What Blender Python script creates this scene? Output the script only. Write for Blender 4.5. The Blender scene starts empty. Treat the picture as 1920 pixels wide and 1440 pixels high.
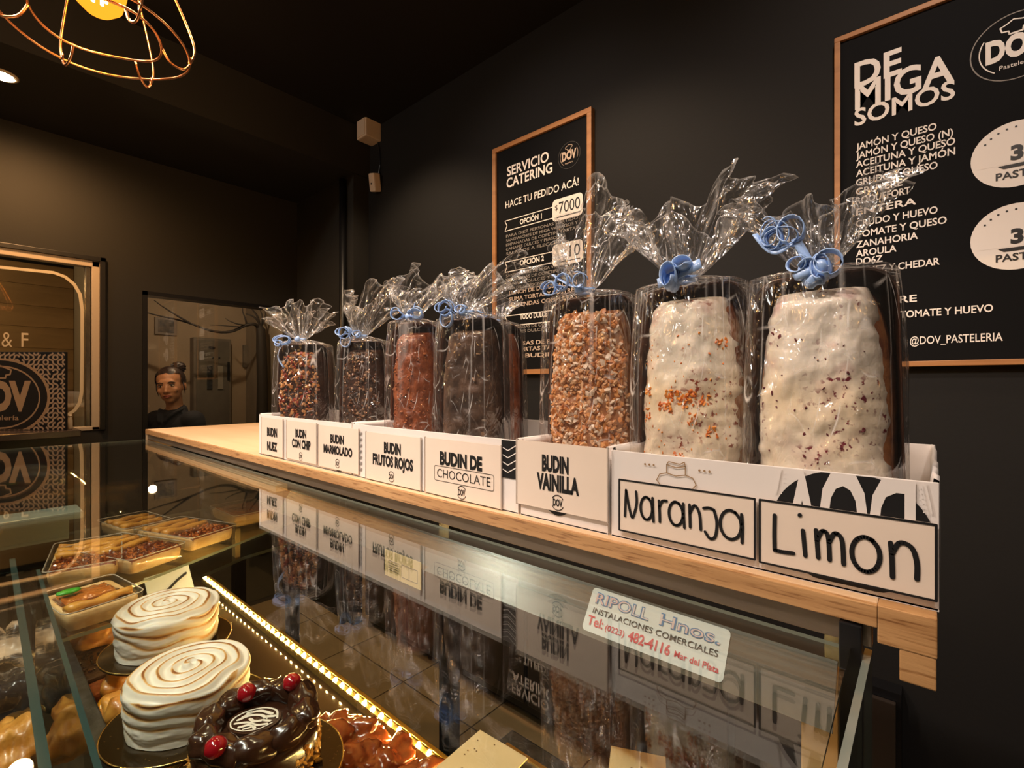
import bpy, bmesh, math, random
from mathutils import Vector, Matrix, noise, Euler
PI = math.pi
random.seed(7)
S = bpy.context.scene
COL = S.collection
# ------------------------------------------------------------------ camera
# The eye is the world origin (the floor is 1.4 m below it). X runs along the counter, +Y goes to the wall with the boards.
FX, FY = -0.6547, 0.7559
cam_d = bpy.data.cameras.new('camera'); cam = bpy.data.objects.new('camera', cam_d); COL.objects.link(cam)
cam_d.sensor_width = 36; cam_d.lens = 36*900/1920; cam_d.clip_start = .01; cam_d.clip_end = 50
cam.location = (0, 0, 0); cam.rotation_euler = (PI/2, 0, math.radians(40.9))
S.camera = cam
# ------------------------------------------------------------------ world, lights, exposure
wd = bpy.data.worlds.new('world'); S.world = wd; wd.use_nodes = True
bg = wd.node_tree.nodes['Background']; bg.inputs[0].default_value = (1, .80, .62, 1); bg.inputs[1].default_value = .022
S.view_settings.view_transform = 'Standard'; S.view_settings.look = 'None'
S.view_settings.gamma = 1; S.view_settings.use_curve_mapping = False
S.view_settings.exposure = 0.68
def spot(name, loc, to, w, col, size=.05, ang=110, blend=.6):
    l = bpy.data.lights.new(name, 'SPOT'); l.energy = w; l.color = col; l.shadow_soft_size = size
    l.spot_size = math.radians(ang); l.spot_blend = blend
    o = bpy.data.objects.new(name, l); COL.objects.link(o); o.location = loc
    o.rotation_euler = (Vector(to)-Vector(loc)).to_track_quat('-Z', 'Y').to_euler()
    return o
def point(name, loc, w, col, size=.04):
    l = bpy.data.lights.new(name, 'POINT'); l.energy = w; l.color = col; l.shadow_soft_size = size
    o = bpy.data.objects.new(name, l); COL.objects.link(o); o.location = loc
    return o
WARM = (1, .72, .46); AMB = (1, .50, .16); NEUT = (1, .84, .73)
spot('counter_downlight', (-.55, -.55, 1.45), (-.45, .5, -.05), 50, NEUT, .04, 75)
spot('counter_downlight', (.35, -.25, 1.45), (-.05, .5, -.05), 25, NEUT, .04, 70)
spot('counter_downlight', (-1.35, -.45, 1.45), (-.95, .5, -.1), 38, NEUT, .04, 75)
spot('case_fill_spot', (-1.00, -.55, 1.45), (-.98, .22, -.5), 58, NEUT, .04, 50)  # added spot to brighten the cakes, no fixture modelled
spot('case_fill_spot', (-1.55, -.45, 1.40), (-1.62, .36, -.44), 46, NEUT, .04, 38)  # added spot to brighten the boxed tarts, no fixture modelled
spot('board_fill_spot', (.15, .35, 1.46), (.15, 1.6, .35), 30, NEUT, .05, 95, .9)  # this spot and the next are added to brighten the board lettering
spot('board_fill_spot', (-1.15, .35, 1.46), (-1.2, 1.6, .35), 22, NEUT, .05, 85, .9)
spot('beam_fill_spot', (-1.25, .15, .80), (-2.5, -.1, 1.36), 16, (1, .52, .20), .05, 120, .9)  # added amber spot that warms the soffit beam, separate from the pendant bulb
spot('ceiling_downlight', (-.95, 1.05, 1.46), (-.9, 1.0, -1), 22, WARM, .05, 120)
spot('ceiling_downlight', (-2.0, 1.05, 1.46), (-2.0, 1.1, -1), 26, WARM, .05, 120)
spot('soffit_downlight', (-2.80, .165, 1.19), (-3.05, .2, -1), 34, (1, .52, .20), .04, 168, .9)
point('pendant_glow', (-1.02, .18, .64), 4.5, AMB, .03)
for x in (-.55, -.05, .5):
    point('pendant_glow', (x, -.10, .95), 1.3, AMB, .03)
point('kitchen_fill', (-3.62, 1.12, .80), 8.0, (1, .70, .46), .012)
point('kitchen_fill', (-3.40, .74, .22), 1.1, (1, .60, .34), .02)  # added fill for the woman's face, no lamp stands here
point('shop_light', (-4.0, -.5, .70), 9.0, (1, .68, .36), .06)
# ------------------------------------------------------------------ helpers
def ray(px, py):
    t = (px-960)/900
    return Vector((FX+FY*t, FY-FX*t, (720-py)/900))
def at(px, py, X=None, Y=None, Z=None, D=None):
    r = ray(px, py)
    k = D if D is not None else X/r.x if X is not None else Y/r.y if Y is not None else Z/r.z
    return r*k
def tag(o, label=None, cat=None, group=None, kind=None):
    if label: o['label'] = label
    if cat: o['category'] = cat
    if group: o['group'] = group
    if kind: o['kind'] = kind
    return o
def thing(name, label, cat, loc=(0, 0, 0), rz=0, group=None):
    o = bpy.data.objects.new(name, None); COL.objects.link(o); o.location = loc; o.rotation_euler = (0, 0, rz)
    o.empty_display_size = .02
    return tag(o, label, cat, group)
def obj(name, bm, mats, parent=None, smooth=False, loc=None, rot=None):
    me = bpy.data.meshes.new(name); bm.to_mesh(me); bm.free()
    if not isinstance(mats, (list, tuple)): mats = [mats]
    for m in mats: me.materials.append(m)
    if smooth:
        me.shade_smooth()
    o = bpy.data.objects.new(name, me); COL.objects.link(o)
    if parent: o.parent = parent
    if loc is not None: o.location = loc
    if rot is not None: o.rotation_euler = rot
    return o
def inst(name, me, parent=None, loc=None, rot=None, scale=None):
    o = bpy.data.objects.new(name, me); COL.objects.link(o)
    if parent: o.parent = parent
    if loc is not None: o.location = loc
    if rot is not None: o.rotation_euler = rot
    if scale is not None: o.scale = scale
    return o
def nb(): return bmesh.new()
def bx(bm, lo, hi, mi=0, bev=0, M=None):
    """box from corner lo to corner hi"""
    lo = Vector(lo); hi = Vector(hi)
    r = bmesh.ops.create_cube(bm, size=1)
    vs = r['verts']
    for v in vs:
        v.co = Vector([(lo[i]+hi[i])/2+v.co[i]*(hi[i]-lo[i]) for i in range(3)])
    fs = set(f for v in vs for f in v.link_faces)
    for f in fs: f.material_index = mi
    if bev:
        es = list(set(e for v in vs for e in v.link_edges))
        rr = bmesh.ops.bevel(bm, geom=es, offset=bev, segments=2, affect='EDGES', profile=.6)
        vs = list(set([v for f in rr['faces'] for v in f.verts]) | set(v for v in vs if v.is_valid))
        for f in rr['faces']: f.material_index = mi
    if M is not None:
        for v in vs: v.co = M @ v.co
    return vs
def grid(bm, rows, mi=0, closed=False, cap=False):
    """rows of equal-length point lists -> quads"""
    V = [[bm.verts.new(p) for p in r] for r in rows]
    n = len(V[0])
    for i in range(len(V)-1):
        for j in range(n if closed else n-1):
            a, b, c, d = V[i][j], V[i][(j+1) % n], V[i+1][(j+1) % n], V[i+1][j]
            f = bm.faces.new((a, b, c, d)); f.material_index = mi
    if cap:
        for r, rev in ((V[0], True), (V[-1], False)):
            f = bm.faces.new(list(reversed(r)) if rev else r); f.material_index = mi
    return V
def lathe(bm, prof, seg=32, c=(0, 0, 0), mi=0, sx=1, sy=1):
    rows = []
    for r, z in prof:
        rows.append([(c[0]+sx*r*math.cos(2*PI*j/seg), c[1]+sy*r*math.sin(2*PI*j/seg), c[2]+z) for j in range(seg)])
    return grid(bm, rows, mi, True, True)
def tube(bm, pts, r, seg=6, mi=0, closed=False):
    pts = [Vector(p) for p in pts]; n = len(pts)
    rows = []; up = None
    for i, p in enumerate(pts):
        if closed: t = pts[(i+1) % n]-pts[i-1]
        else: t = pts[min(i+1, n-1)]-pts[max(i-1, 0)]
        t.normalize()
        if up is None: up = Vector((0, 0, 1)) if abs(t.z) < .9 else Vector((1, 0, 0))
        a = t.cross(up).normalized(); b = a.cross(t).normalized(); up = b
        rr = r[i] if isinstance(r, (list, tuple)) else r
        rows.append([p+(a*math.cos(2*PI*k/seg)+b*math.sin(2*PI*k/seg))*rr for k in range(seg)])
    if closed: rows.append(rows[0])
    grid(bm, rows, mi, True, not closed)
def ico(bm, c, s, sub=1, mi=0, rot=None, jit=0):
    r = bmesh.ops.create_icosphere(bm, subdivisions=sub, radius=1)
    s = Vector((s, s, s)) if not hasattr(s, '__len__') else Vector(s)
    R = rot.to_matrix() if rot else Matrix.Identity(3)
    off = Vector((random.random()*50, 0, 0))
    for v in r['verts']:
        k = 1+jit*noise.noise(v.co*1.6+off) if jit else 1
        v.co = Vector(c)+R @ Vector((v.co.x*s.x*k, v.co.y*s.y*k, v.co.z*s.z*k))
    for v in r['verts']:
        for f in v.link_faces: f.material_index = mi
    return r['verts']
class Fr:
    """a flat frame on a surface: local (u,v) -> world point, n = outward offset"""
    def __init__(s, o, u=(1, 0, 0), v=(0, 0, 1), n=(0, -1, 0)):
        s.o, s.u, s.v, s.n = Vector(o), Vector(u).normalized(), Vector(v).normalized(), Vector(n).normalized()
    def p(s, a, b, h=0): return s.o+s.u*a+s.v*b+s.n*h
def poly(bm, fr, pts, h=.0005, mi=0):
    f = bm.faces.new([bm.verts.new(fr.p(a, b, h)) for a, b in pts]); f.material_index = mi
    f.normal_update()
    if f.normal.dot(fr.n) < 0: f.normal_flip()
def disc(bm, fr, cx, cy, rx, ry=None, h=.0005, mi=0, n=40, clip=None):
    ry = ry or rx
    pts = [(cx+rx*math.cos(2*PI*k/n), cy+ry*math.sin(2*PI*k/n)) for k in range(n)]
    if clip: pts = [(a, min(max(b, clip[0]), clip[1])) for a, b in pts]
    q = []
    for p in pts:
        if not q or (abs(p[0]-q[-1][0])+abs(p[1]-q[-1][1])) > 1e-6: q.append(p)
    poly(bm, fr, q, h, mi)
def stroke(bm, fr, pts, w, h=.0008, mi=0, closed=False, caps=True):
    pts = [Vector(p) for p in pts]
    if closed: pts.append(pts[0])
    for a, b in zip(pts, pts[1:]):
        d = b-a
        if d.length < 1e-7: continue
        q = Vector((-d.y, d.x)).normalized()*w/2
        poly(bm, fr, [a+q, a-q, b-q, b+q], h, mi)
    if caps:
        for i, p in enumerate(pts): disc(bm, fr, p.x, p.y, w/2, h=h+.00003*(i % 2+1), mi=mi, n=8)
def ell(cx, cy, rx, ry, a0=0, a1=360, n=40):
    return [(cx+rx*math.cos(math.radians(a0+(a1-a0)*k/n)), cy+ry*math.sin(math.radians(a0+(a1-a0)*k/n))) for k in range(n+1)]
_tc = {}
def tmesh(s, off):
    k = (s, off)
    if k in _tc: return _tc[k]
    c = bpy.data.curves.new('t', 'FONT'); c.body = s; c.size = 1; c.offset = off; c.resolution_u = 3; c.fill_mode = 'FRONT' if hasattr(c, 'fill_mode') else 'BOTH'
    o = bpy.data.objects.new('t', c); COL.objects.link(o)
    dg = bpy.context.evaluated_depsgraph_get(); dg.update()
    m = bpy.data.meshes.new_from_object(o.evaluated_get(dg))
    vs = [tuple(v.co) for v in m.vertices]; fs = [tuple(p.vertices) for p in m.polygons]
    bpy.data.objects.remove(o); bpy.data.meshes.remove(m); bpy.data.curves.remove(c)
    _tc[k] = (vs, fs); return _tc[k]
_cap = max(v[1] for v in tmesh('H', 0)[0])
def text(bm, fr, s, x0, x1, base, cap, off=.0, h=.0009, mi=0, flip=False, maxw=False):
    vs, fs = tmesh(s, off)
    if not vs: return
    a = min(v[0] for v in vs); b = max(v[0] for v in vs)
    kx = (x1-x0)/(b-a); ky = cap/_cap
    if maxw: kx = min(kx, ky)
    nv = []
    for v in vs:
        u, w = x0+(v[0]-a)*kx, base+v[1]*ky
        if flip: u, w = x0+x1-u, 2*base+cap-w
        nv.append(bm.verts.new(fr.p(u, w, h)))
    for f in fs:
        try:
            g = bm.faces.new([nv[i] for i in f]); g.material_index = mi; g.normal_update()
            if g.normal.dot(fr.n) < 0: g.normal_flip()
        except ValueError: pass
# ------------------------------------------------------------------ materials
MC = {}
def mat(name, col, rough=.5, metal=0, spec=.5, var=0, vscale=20, bump=0, bscale=60, col2=None, emit=0, ecol=None, sss=0, coat=0, stretch=(1, 1, 1), ramp=(.35, .65)):
    if name in MC: return MC[name]
    m = bpy.data.materials.new(name); m.use_nodes = True; nt = m.node_tree; N = nt.nodes; L = nt.links
    b = N['Principled BSDF']
    b.inputs['Base Color'].default_value = (*col, 1); b.inputs['Roughness'].default_value = rough
    b.inputs['Metallic'].default_value = metal; b.inputs['Specular IOR Level'].default_value = spec
    if coat: b.inputs['Coat Weight'].default_value = coat; b.inputs['Coat Roughness'].default_value = .12
    if sss:
        b.inputs['Subsurface Weight'].default_value = sss; b.inputs['Subsurface Radius'].default_value = (.01, .005, .003)
        b.inputs['Subsurface Scale'].default_value = .5
    if emit:
        b.inputs['Emission Color'].default_value = (*(ecol or col), 1); b.inputs['Emission Strength'].default_value = emit
    tc = N.new('ShaderNodeTexCoord'); mp = N.new('ShaderNodeMapping'); mp.inputs['Scale'].default_value = stretch
    L.new(tc.outputs['Object'], mp.inputs[0])
    if var or col2:
        n = N.new('ShaderNodeTexNoise'); n.inputs['Scale'].default_value = vscale; n.inputs['Detail'].default_value = 5; n.inputs['Roughness'].default_value = .6
        L.new(mp.outputs[0], n.inputs['Vector'])
        r = N.new('ShaderNodeValToRGB'); L.new(n.outputs[0], r.inputs[0])
        c2 = col2 or tuple(c*(1-var) for c in col)
        r.color_ramp.elements[0].position = ramp[0]; r.color_ramp.elements[1].position = ramp[1]
        r.color_ramp.elements[0].color = (*c2, 1); r.color_ramp.elements[1].color = (*col, 1)
        L.new(r.outputs[0], b.inputs['Base Color'])
    if bump:
        n = N.new('ShaderNodeTexNoise'); n.inputs['Scale'].default_value = bscale; n.inputs['Detail'].default_value = 6
        L.new(mp.outputs[0], n.inputs['Vector'])
        u = N.new('ShaderNodeBump'); u.inputs['Strength'].default_value = bump; u.inputs['Distance'].default_value = .004
        L.new(n.outputs[0], u.inputs['Height']); L.new(u.outputs[0], b.inputs['Normal'])
    MC[name] = m; return m
def wood(name, c1, c2, axis='X', scale=14, rough=.45, pores=True):
    if name in MC: return MC[name]
    m = bpy.data.materials.new(name); m.use_nodes = True; nt = m.node_tree; N = nt.nodes; L = nt.links
    b = N['Principled BSDF']; b.inputs['Roughness'].default_value = rough
    tc = N.new('ShaderNodeTexCoord'); mp = N.new('ShaderNodeMapping')
    sc = {'X': (.12, 1, 1.6), 'Y': (1, .1, 1), 'Z': (1, 1, .1)}[axis]
    mp.inputs['Scale'].default_value = sc; L.new(tc.outputs['Object'], mp.inputs[0])
    n = N.new('ShaderNodeTexNoise'); n.inputs['Scale'].default_value = scale; n.inputs['Detail'].default_value = 8; n.inputs['Distortion'].default_value = .6
    L.new(mp.outputs[0], n.inputs['Vector'])
    r = N.new('ShaderNodeValToRGB'); L.new(n.outputs[0], r.inputs[0])
    r.color_ramp.elements[0].position = .3; r.color_ramp.elements[1].position = .7
    r.color_ramp.elements[0].color = (*c1, 1); r.color_ramp.elements[1].color = (*c2, 1)
    out = r.outputs[0]
    n2 = N.new('ShaderNodeTexNoise'); n2.inputs['Scale'].default_value = scale*11; n2.inputs['Detail'].default_value = 3
    L.new(mp.outputs[0], n2.inputs['Vector'])
    if pores:
        r2 = N.new('ShaderNodeValToRGB'); L.new(n2.outputs[0], r2.inputs[0])
        r2.color_ramp.elements[0].position = .33; r2.color_ramp.elements[1].position = .47
        r2.color_ramp.elements[0].color = (.45, .33, .22, 1); r2.color_ramp.elements[1].color = (1, 1, 1, 1)
        mx = N.new('ShaderNodeMix'); mx.data_type = 'RGBA'; mx.blend_type = 'MULTIPLY'; mx.inputs[0].default_value = .8
        L.new(out, mx.inputs[6]); L.new(r2.outputs[0], mx.inputs[7]); out = mx.outputs[2]
    L.new(out, b.inputs['Base Color'])
    u = N.new('ShaderNodeBump'); u.inputs['Strength'].default_value = .25; u.inputs['Distance'].default_value = .001
    L.new(n2.outputs[0], u.inputs['Height']); L.new(u.outputs[0], b.inputs['Normal'])
    MC[name] = m; return m
def pane(name, tint, f0=.045, k=.955, rough=.0, haze=0, hazecol=(1, 1, 1)):
    """clear glass or film: Schlick mix of clear and mirror"""
    if name in MC: return MC[name]
    m = bpy.data.materials.new(name); m.use_nodes = True; nt = m.node_tree; N = nt.nodes; L = nt.links
    N.remove(N['Principled BSDF']); out = N['Material Output']
    t = N.new('ShaderNodeBsdfTransparent'); t.inputs[0].default_value = (*tint, 1)
    g = N.new('ShaderNodeBsdfGlossy'); g.inputs['Roughness'].default_value = rough; g.inputs[0].default_value = (1, 1, 1, 1)
    lw = N.new('ShaderNodeLayerWeight'); lw.inputs[0].default_value = .5
    p = N.new('ShaderNodeMath'); p.operation = 'POWER'; p.inputs[1].default_value = 5; L.new(lw.outputs['Facing'], p.inputs[0])
    q = N.new('ShaderNodeMath'); q.operation = 'MULTIPLY_ADD'; q.inputs[1].default_value = k; q.inputs[2].default_value = f0; q.use_clamp = True
    L.new(p.outputs[0], q.inputs[0])
    mx = N.new('ShaderNodeMixShader'); L.new(q.outputs[0], mx.inputs[0]); L.new(t.outputs[0], mx.inputs[1]); L.new(g.outputs[0], mx.inputs[2])
    last = mx
    if haze:
        d = N.new('ShaderNodeBsdfDiffuse'); d.inputs[0].default_value = (*hazecol, 1)
        m2 = N.new('ShaderNodeMixShader'); m2.inputs[0].default_value = haze
        L.new(mx.outputs[0], m2.inputs[1]); L.new(d.outputs[0], m2.inputs[2]); last = m2
    L.new(last.outputs[0], out.inputs[0])
    MC[name] = m; return m
def cellophane():
    if 'cellophane' in MC: return MC['cellophane']
    m = bpy.data.materials.new('cellophane'); m.use_nodes = True; nt = m.node_tree; N = nt.nodes; L = nt.links
    N.remove(N['Principled BSDF']); out = N['Material Output']
    tc = N.new('ShaderNodeTexCoord')
    mp = N.new('ShaderNodeMapping'); mp.inputs['Scale'].default_value = (1, 1, .45); L.new(tc.outputs['Object'], mp.inputs[0])
    wn = N.new('ShaderNodeTexNoise'); wn.inputs['Scale'].default_value = 14; L.new(mp.outputs[0], wn.inputs['Vector'])
    va = N.new('ShaderNodeVectorMath'); va.operation = 'MULTIPLY_ADD'; va.inputs[1].default_value = (.05, .05, .05)
    L.new(wn.outputs['Color'], va.inputs[0]); L.new(mp.outputs[0], va.inputs[2])
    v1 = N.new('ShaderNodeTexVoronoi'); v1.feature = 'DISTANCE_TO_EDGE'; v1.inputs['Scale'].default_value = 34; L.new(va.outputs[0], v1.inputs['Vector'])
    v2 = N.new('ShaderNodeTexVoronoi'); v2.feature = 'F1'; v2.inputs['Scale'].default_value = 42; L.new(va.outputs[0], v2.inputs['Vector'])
    # crease mask, broken up: diffuse white painted in place of highlights on some folds
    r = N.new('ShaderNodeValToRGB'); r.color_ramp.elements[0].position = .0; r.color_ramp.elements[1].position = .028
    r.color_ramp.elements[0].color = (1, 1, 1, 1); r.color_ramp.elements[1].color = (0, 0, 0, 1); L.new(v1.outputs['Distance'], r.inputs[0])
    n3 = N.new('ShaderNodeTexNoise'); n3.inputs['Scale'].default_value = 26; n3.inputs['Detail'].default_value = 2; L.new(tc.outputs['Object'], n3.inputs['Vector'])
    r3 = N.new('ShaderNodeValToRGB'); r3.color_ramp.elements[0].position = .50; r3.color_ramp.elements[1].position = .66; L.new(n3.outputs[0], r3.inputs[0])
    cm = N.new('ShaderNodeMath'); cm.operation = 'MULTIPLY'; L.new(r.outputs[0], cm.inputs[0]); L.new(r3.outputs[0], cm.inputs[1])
    n4 = N.new('ShaderNodeTexNoise'); n4.inputs['Scale'].default_value = 55; n4.inputs['Detail'].default_value = 2; n4.inputs['Distortion'].default_value = 1.5; L.new(mp.outputs[0], n4.inputs['Vector'])
    ad = N.new('ShaderNodeMath'); ad.operation = 'MULTIPLY_ADD'; ad.inputs[1].default_value = .8; L.new(n4.outputs[0], ad.inputs[0]); L.new(v2.outputs['Distance'], ad.inputs[2])
    u = N.new('ShaderNodeBump'); u.inputs['Strength'].default_value = .9; u.inputs['Distance'].default_value = .008; L.new(ad.outputs[0], u.inputs['Height'])
    t = N.new('ShaderNodeBsdfTransparent'); t.inputs[0].default_value = (.975, .975, .975, 1)
    g = N.new('ShaderNodeBsdfGlossy'); g.inputs['Roughness'].default_value = .13; L.new(u.outputs[0], g.inputs['Normal'])
    lw = N.new('ShaderNodeLayerWeight'); lw.inputs[0].default_value = .5
    p = N.new('ShaderNodeMath'); p.operation = 'POWER'; p.inputs[1].default_value = 3.5; L.new(lw.outputs['Facing'], p.inputs[0])
    q = N.new('ShaderNodeMath'); q.operation = 'MULTIPLY_ADD'; q.inputs[1].default_value = .60; q.inputs[2].default_value = .13; q.use_clamp = True; L.new(p.outputs[0], q.inputs[0])
    mx = N.new('ShaderNodeMixShader'); L.new(q.outputs[0], mx.inputs[0]); L.new(t.outputs[0], mx.inputs[1]); L.new(g.outputs[0], mx.inputs[2])
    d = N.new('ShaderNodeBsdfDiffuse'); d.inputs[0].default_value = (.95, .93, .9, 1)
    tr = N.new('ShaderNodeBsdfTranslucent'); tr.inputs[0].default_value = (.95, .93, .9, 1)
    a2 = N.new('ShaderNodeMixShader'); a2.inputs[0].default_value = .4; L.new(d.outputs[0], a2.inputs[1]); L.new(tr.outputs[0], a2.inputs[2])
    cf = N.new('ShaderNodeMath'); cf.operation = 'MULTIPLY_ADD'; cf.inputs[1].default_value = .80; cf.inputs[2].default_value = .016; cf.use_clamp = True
    at_ = N.new('ShaderNodeAttribute'); at_.attribute_name = 'fold_glint'  # painted glints: whitens fold lines whatever the lamps do
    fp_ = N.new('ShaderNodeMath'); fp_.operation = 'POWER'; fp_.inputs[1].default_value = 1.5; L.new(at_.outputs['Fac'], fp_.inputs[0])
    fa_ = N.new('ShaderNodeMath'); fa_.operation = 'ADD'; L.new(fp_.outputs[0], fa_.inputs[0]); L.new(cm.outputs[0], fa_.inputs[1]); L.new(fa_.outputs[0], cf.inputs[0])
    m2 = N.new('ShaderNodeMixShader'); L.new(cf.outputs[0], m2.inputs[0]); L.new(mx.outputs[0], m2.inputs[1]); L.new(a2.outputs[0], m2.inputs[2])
    L.new(m2.outputs[0], out.inputs[0])
    MC['cellophane'] = m; return m
WALL = mat('charcoal_paint', (.0105, .0100, .0096), .75, bump=.08, bscale=90, spec=.25)
WALLG = mat('graphite_paint', (.022, .021, .019), .7, bump=.08, bscale=90, spec=.25)
CEIL = mat('black_paint', (.012, .011, .010), .85, spec=.2)
BLACK = mat('black_lacquer', (.006, .006, .007), .35)
OAK = wood('oak', (.34, .17, .06), (.56, .32, .135), 'X', 22)
OAKTOP = wood('pale_oak', (.60, .40, .22), (.74, .53, .33), 'X', 7, .5, False)
FRAMEW = wood('frame_wood', (.33, .14, .045), (.46, .21, .07), 'X', 20, .5, False)
for px, py, w_, c_ in ((850, 1045, 14, (1, .93, .84)), (925, 1060, 9, (1, .93, .84)), (1340, 1130, 5, (1, .5, .16)), (1110, 1060, 4, (1, .5, .16)), (1560, 1190, 4, (1, .5, .16))):
    r_ = ray(px, py); n_ = Vector((0, -.82, .57)) if py < 1070 and px < 1000 else Vector((0, -1, 0))
    h_ = r_*(.41/r_.y) if n_.z else r_*(.435/r_.y)
    if not n_.z: n_ = Vector((0, -.90, .44))
    d_ = r_-2*r_.dot(n_)*n_
    p_ = h_+d_*((1.38-h_.z)/d_.z if d_.z > .3 else 3.0)
    p_ = Vector((max(min(p_.x, 2.3), -2.3), max(p_.y, -2.3), min(p_.z, 1.40)))
    point('shop_lamp', tuple(p_), w_*.8, c_, .035)
STEEL = mat('brushed_steel', (.30, .285, .26), .24, .95, var=.35, vscale=40, bump=.03, bscale=160, stretch=(.02, 1, 1))
STEELT = mat('satin_steel', (.34, .27, .20), .36, .8, var=.25, vscale=9, stretch=(1, 1, 6))
DSTEEL = mat('dark_steel', (.10, .11, .12), .38, .8, var=.5, vscale=60, bump=.1, bscale=200)
GLASS = pane('clear_glass', (.93, .965, .945), .05, .95)
GLASST = pane('glass_top_pane', (.90, .94, .92), .07, .93)
GEDGE = mat('glass_edge', (.025, .06, .06), .12, 0, coat=1)
GEDGEL = mat('pale_glass_edge', (.17, .20, .17), .15, 0, coat=1)
PAPER = mat('white_card', (.78, .73, .69), .55, var=.05, vscale=8, bump=.05, bscale=60)
LABEL = mat('cream_label', (.78, .66, .55), .42, var=.04, vscale=12)
INK = mat('black_ink', (.008, .008, .009), .45)
CHALKW = mat('cream_print', (.86, .80, .74), .6)
DIMW = mat('grey_print', (.26, .23, .20), .6)
BOARD = mat('black_board', (.004, .004, .0045), .7, spec=.12)
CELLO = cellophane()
# ================================================================== the setting
ZF, ZCL = -1.4, 1.5
def struct(name, bm, m, parent=None, smooth=False):
    o = obj(name, bm, m, parent, smooth)
    if not parent: o['kind'] = 'structure'
    return o
FLOORM = mat('floor_grout', (.05, .035, .02), .8)
TILE = mat('beige_tile', (.33, .235, .125), .35, var=.18, vscale=6, bump=.05)
b = nb(); bx(b, (-5.6, -2.6, ZF-.1), (2.6, 1.82, ZF-.004)); floor = struct('floor', b, FLOORM)
tw, th = .455, .30
tile_me = None
for i in range(8):
    for j in range(6):
        if tile_me is None:
            b = nb(); bx(b, (-tw/2+.003, -th/2+.003, -.004), (tw/2-.003, th/2-.003, .001), bev=.0015)
            o = obj('floor_tile', b, TILE, floor); tile_me = o.data
        else: o = inst('floor_tile', tile_me, floor)
        o.location = (-3.0+tw*i, .05+th*j-.03, ZF)
b = nb(); bx(b, (-2.5, -2.6, ZCL), (2.6, 1.75, ZCL+.1)); struct('ceiling', b, CEIL)
b = nb(); bx(b, (-3.32, 1.6, ZF), (2.6, 1.72, ZCL)); struct('wall_right', b, WALL)
b = nb(); bx(b, (2.5, -2.6, ZF), (2.6, 1.6, ZCL)); struct('wall_near', b, WALL)
b = nb(); bx(b, (-3.32, -2.6, ZF), (2.5, -2.5, ZCL)); struct('wall_back', b, WALL)
b = nb(); bx(b, (-3.22, -2.5, 1.22), (-2.5, 1.6, ZCL+.1)); struct('trim_1', b, WALLG)            # soffit beam
b = nb(); bx(b, (-3.22, 1.5, ZF), (-2.515, 1.6, 1.22)); struct('trim_2', b, WALLG)               # corner column
# wall with shop window and glazed door
W1 = (-1.1, .478, -.236, .628); D1 = (.655, 1.46, ZF, .506)
b = nb()
for lo, hi in (((-2.5, ZF), (W1[0], 1.25)), ((W1[0], ZF), (W1[1], W1[2])), ((W1[0], W1[3]), (W1[1], 1.25)), ((W1[1], ZF), (D1[0], 1.25)),
               ((D1[0], D1[3]), (D1[1], 1.25)), ((D1[1], ZF), (1.6, 1.25))):
    bx(b, (-3.32, lo[0], lo[1]), (-3.22, hi[0], hi[1]))
struct('wall_left', b, WALLG)
# --- shop window
CREAMF = mat('cream_frame_paint', (.46, .37, .27), .45)
b = nb(); f = .032
bx(b, (-3.27, W1[0], W1[3]-f), (-3.215, W1[1], W1[3]), bev=.003); bx(b, (-3.27, W1[0], W1[2]), (-3.215, W1[1], W1[2]+f*.6), bev=.003)
bx(b, (-3.27, W1[1]-f, W1[2]), (-3.215, W1[1], W1[3]), bev=.003); bx(b, (-3.27, W1[0], W1[2]), (-3.215, W1[0]+f, W1[3]), bev=.003)
win = struct('window_1', b, CREAMF)
b = nb(); bx(b, (-3.265, W1[1]-f-.022, W1[2]+.02), (-3.225, W1[1]-f-.004, W1[3]-f), 0, .002); obj('inner_rail', b, STEEL, win)
b = nb(); bx(b, (-3.25, W1[0]+f, W1[2]+.02), (-3.245, W1[1]-f, W1[3]-f)); obj('window_pane', b, GLASS, win)
b = nb()
for y0, y1, z0, z1 in ((W1[0], W1[1]+.022, W1[3], W1[3]+.022), (W1[1], W1[1]+.022, W1[2], W1[3]+.022)):
    bx(b, (-3.235, y0, z0), (-3.205, y1, z1), 0, .002)
obj('outer_frame', b, BLACK, win)
# white outline and letters printed on the pane (frame: u runs to +Y, seen from the shop at +X)
fw = Fr((-3.2440, 0, 0), (0, 1, 0), (0, 0, 1), (1, 0, 0))
def wy(px, py):
    p = at(px, py, X=-3.244); return (p.y, p.z)
b = nb()
line = [wy(-60, 494), wy(0, 501), wy(60, 507), wy(100, 511), wy(122, 519), wy(139, 533), wy(150, 552), wy(154, 580), wy(154, 660), wy(153, 735), wy(149, 755), wy(140, 769), wy(124, 780), wy(60, 786), wy(-60, 796)]
stroke(b, fw, line, .014)
p = wy(40, 650); q = wy(53, 650); r_ = wy(40, 624)
text(b, fw, 'F', p[0], q[0], p[1], r_[1]-p[1], .004)
p = wy(3, 650); q = wy(23, 650); text(b, fw, '&', p[0], q[0], p[1], r_[1]-p[1], -.005)
obj('pane_lettering', b, mat('cream_pane_print', (.52, .44, .31), .6), win)
# --- glazed door
b = nb(); f = .022
bx(b, (-3.30, D1[0], ZF), (-3.212, D1[0]+f, D1[3])); bx(b, (-3.30, D1[1]-f, ZF), (-3.212, D1[1], D1[3])); bx(b, (-3.30, D1[0], D1[3]-f), (-3.212, D1[1], D1[3]))
dr = struct('door_1', b, BLACK)
b = nb(); bx(b, (-3.262, D1[0]+f, ZF+.01), (-3.256, D1[1]-f, D1[3]-f)); obj('door_pane', b, GLASS, dr)
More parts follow.
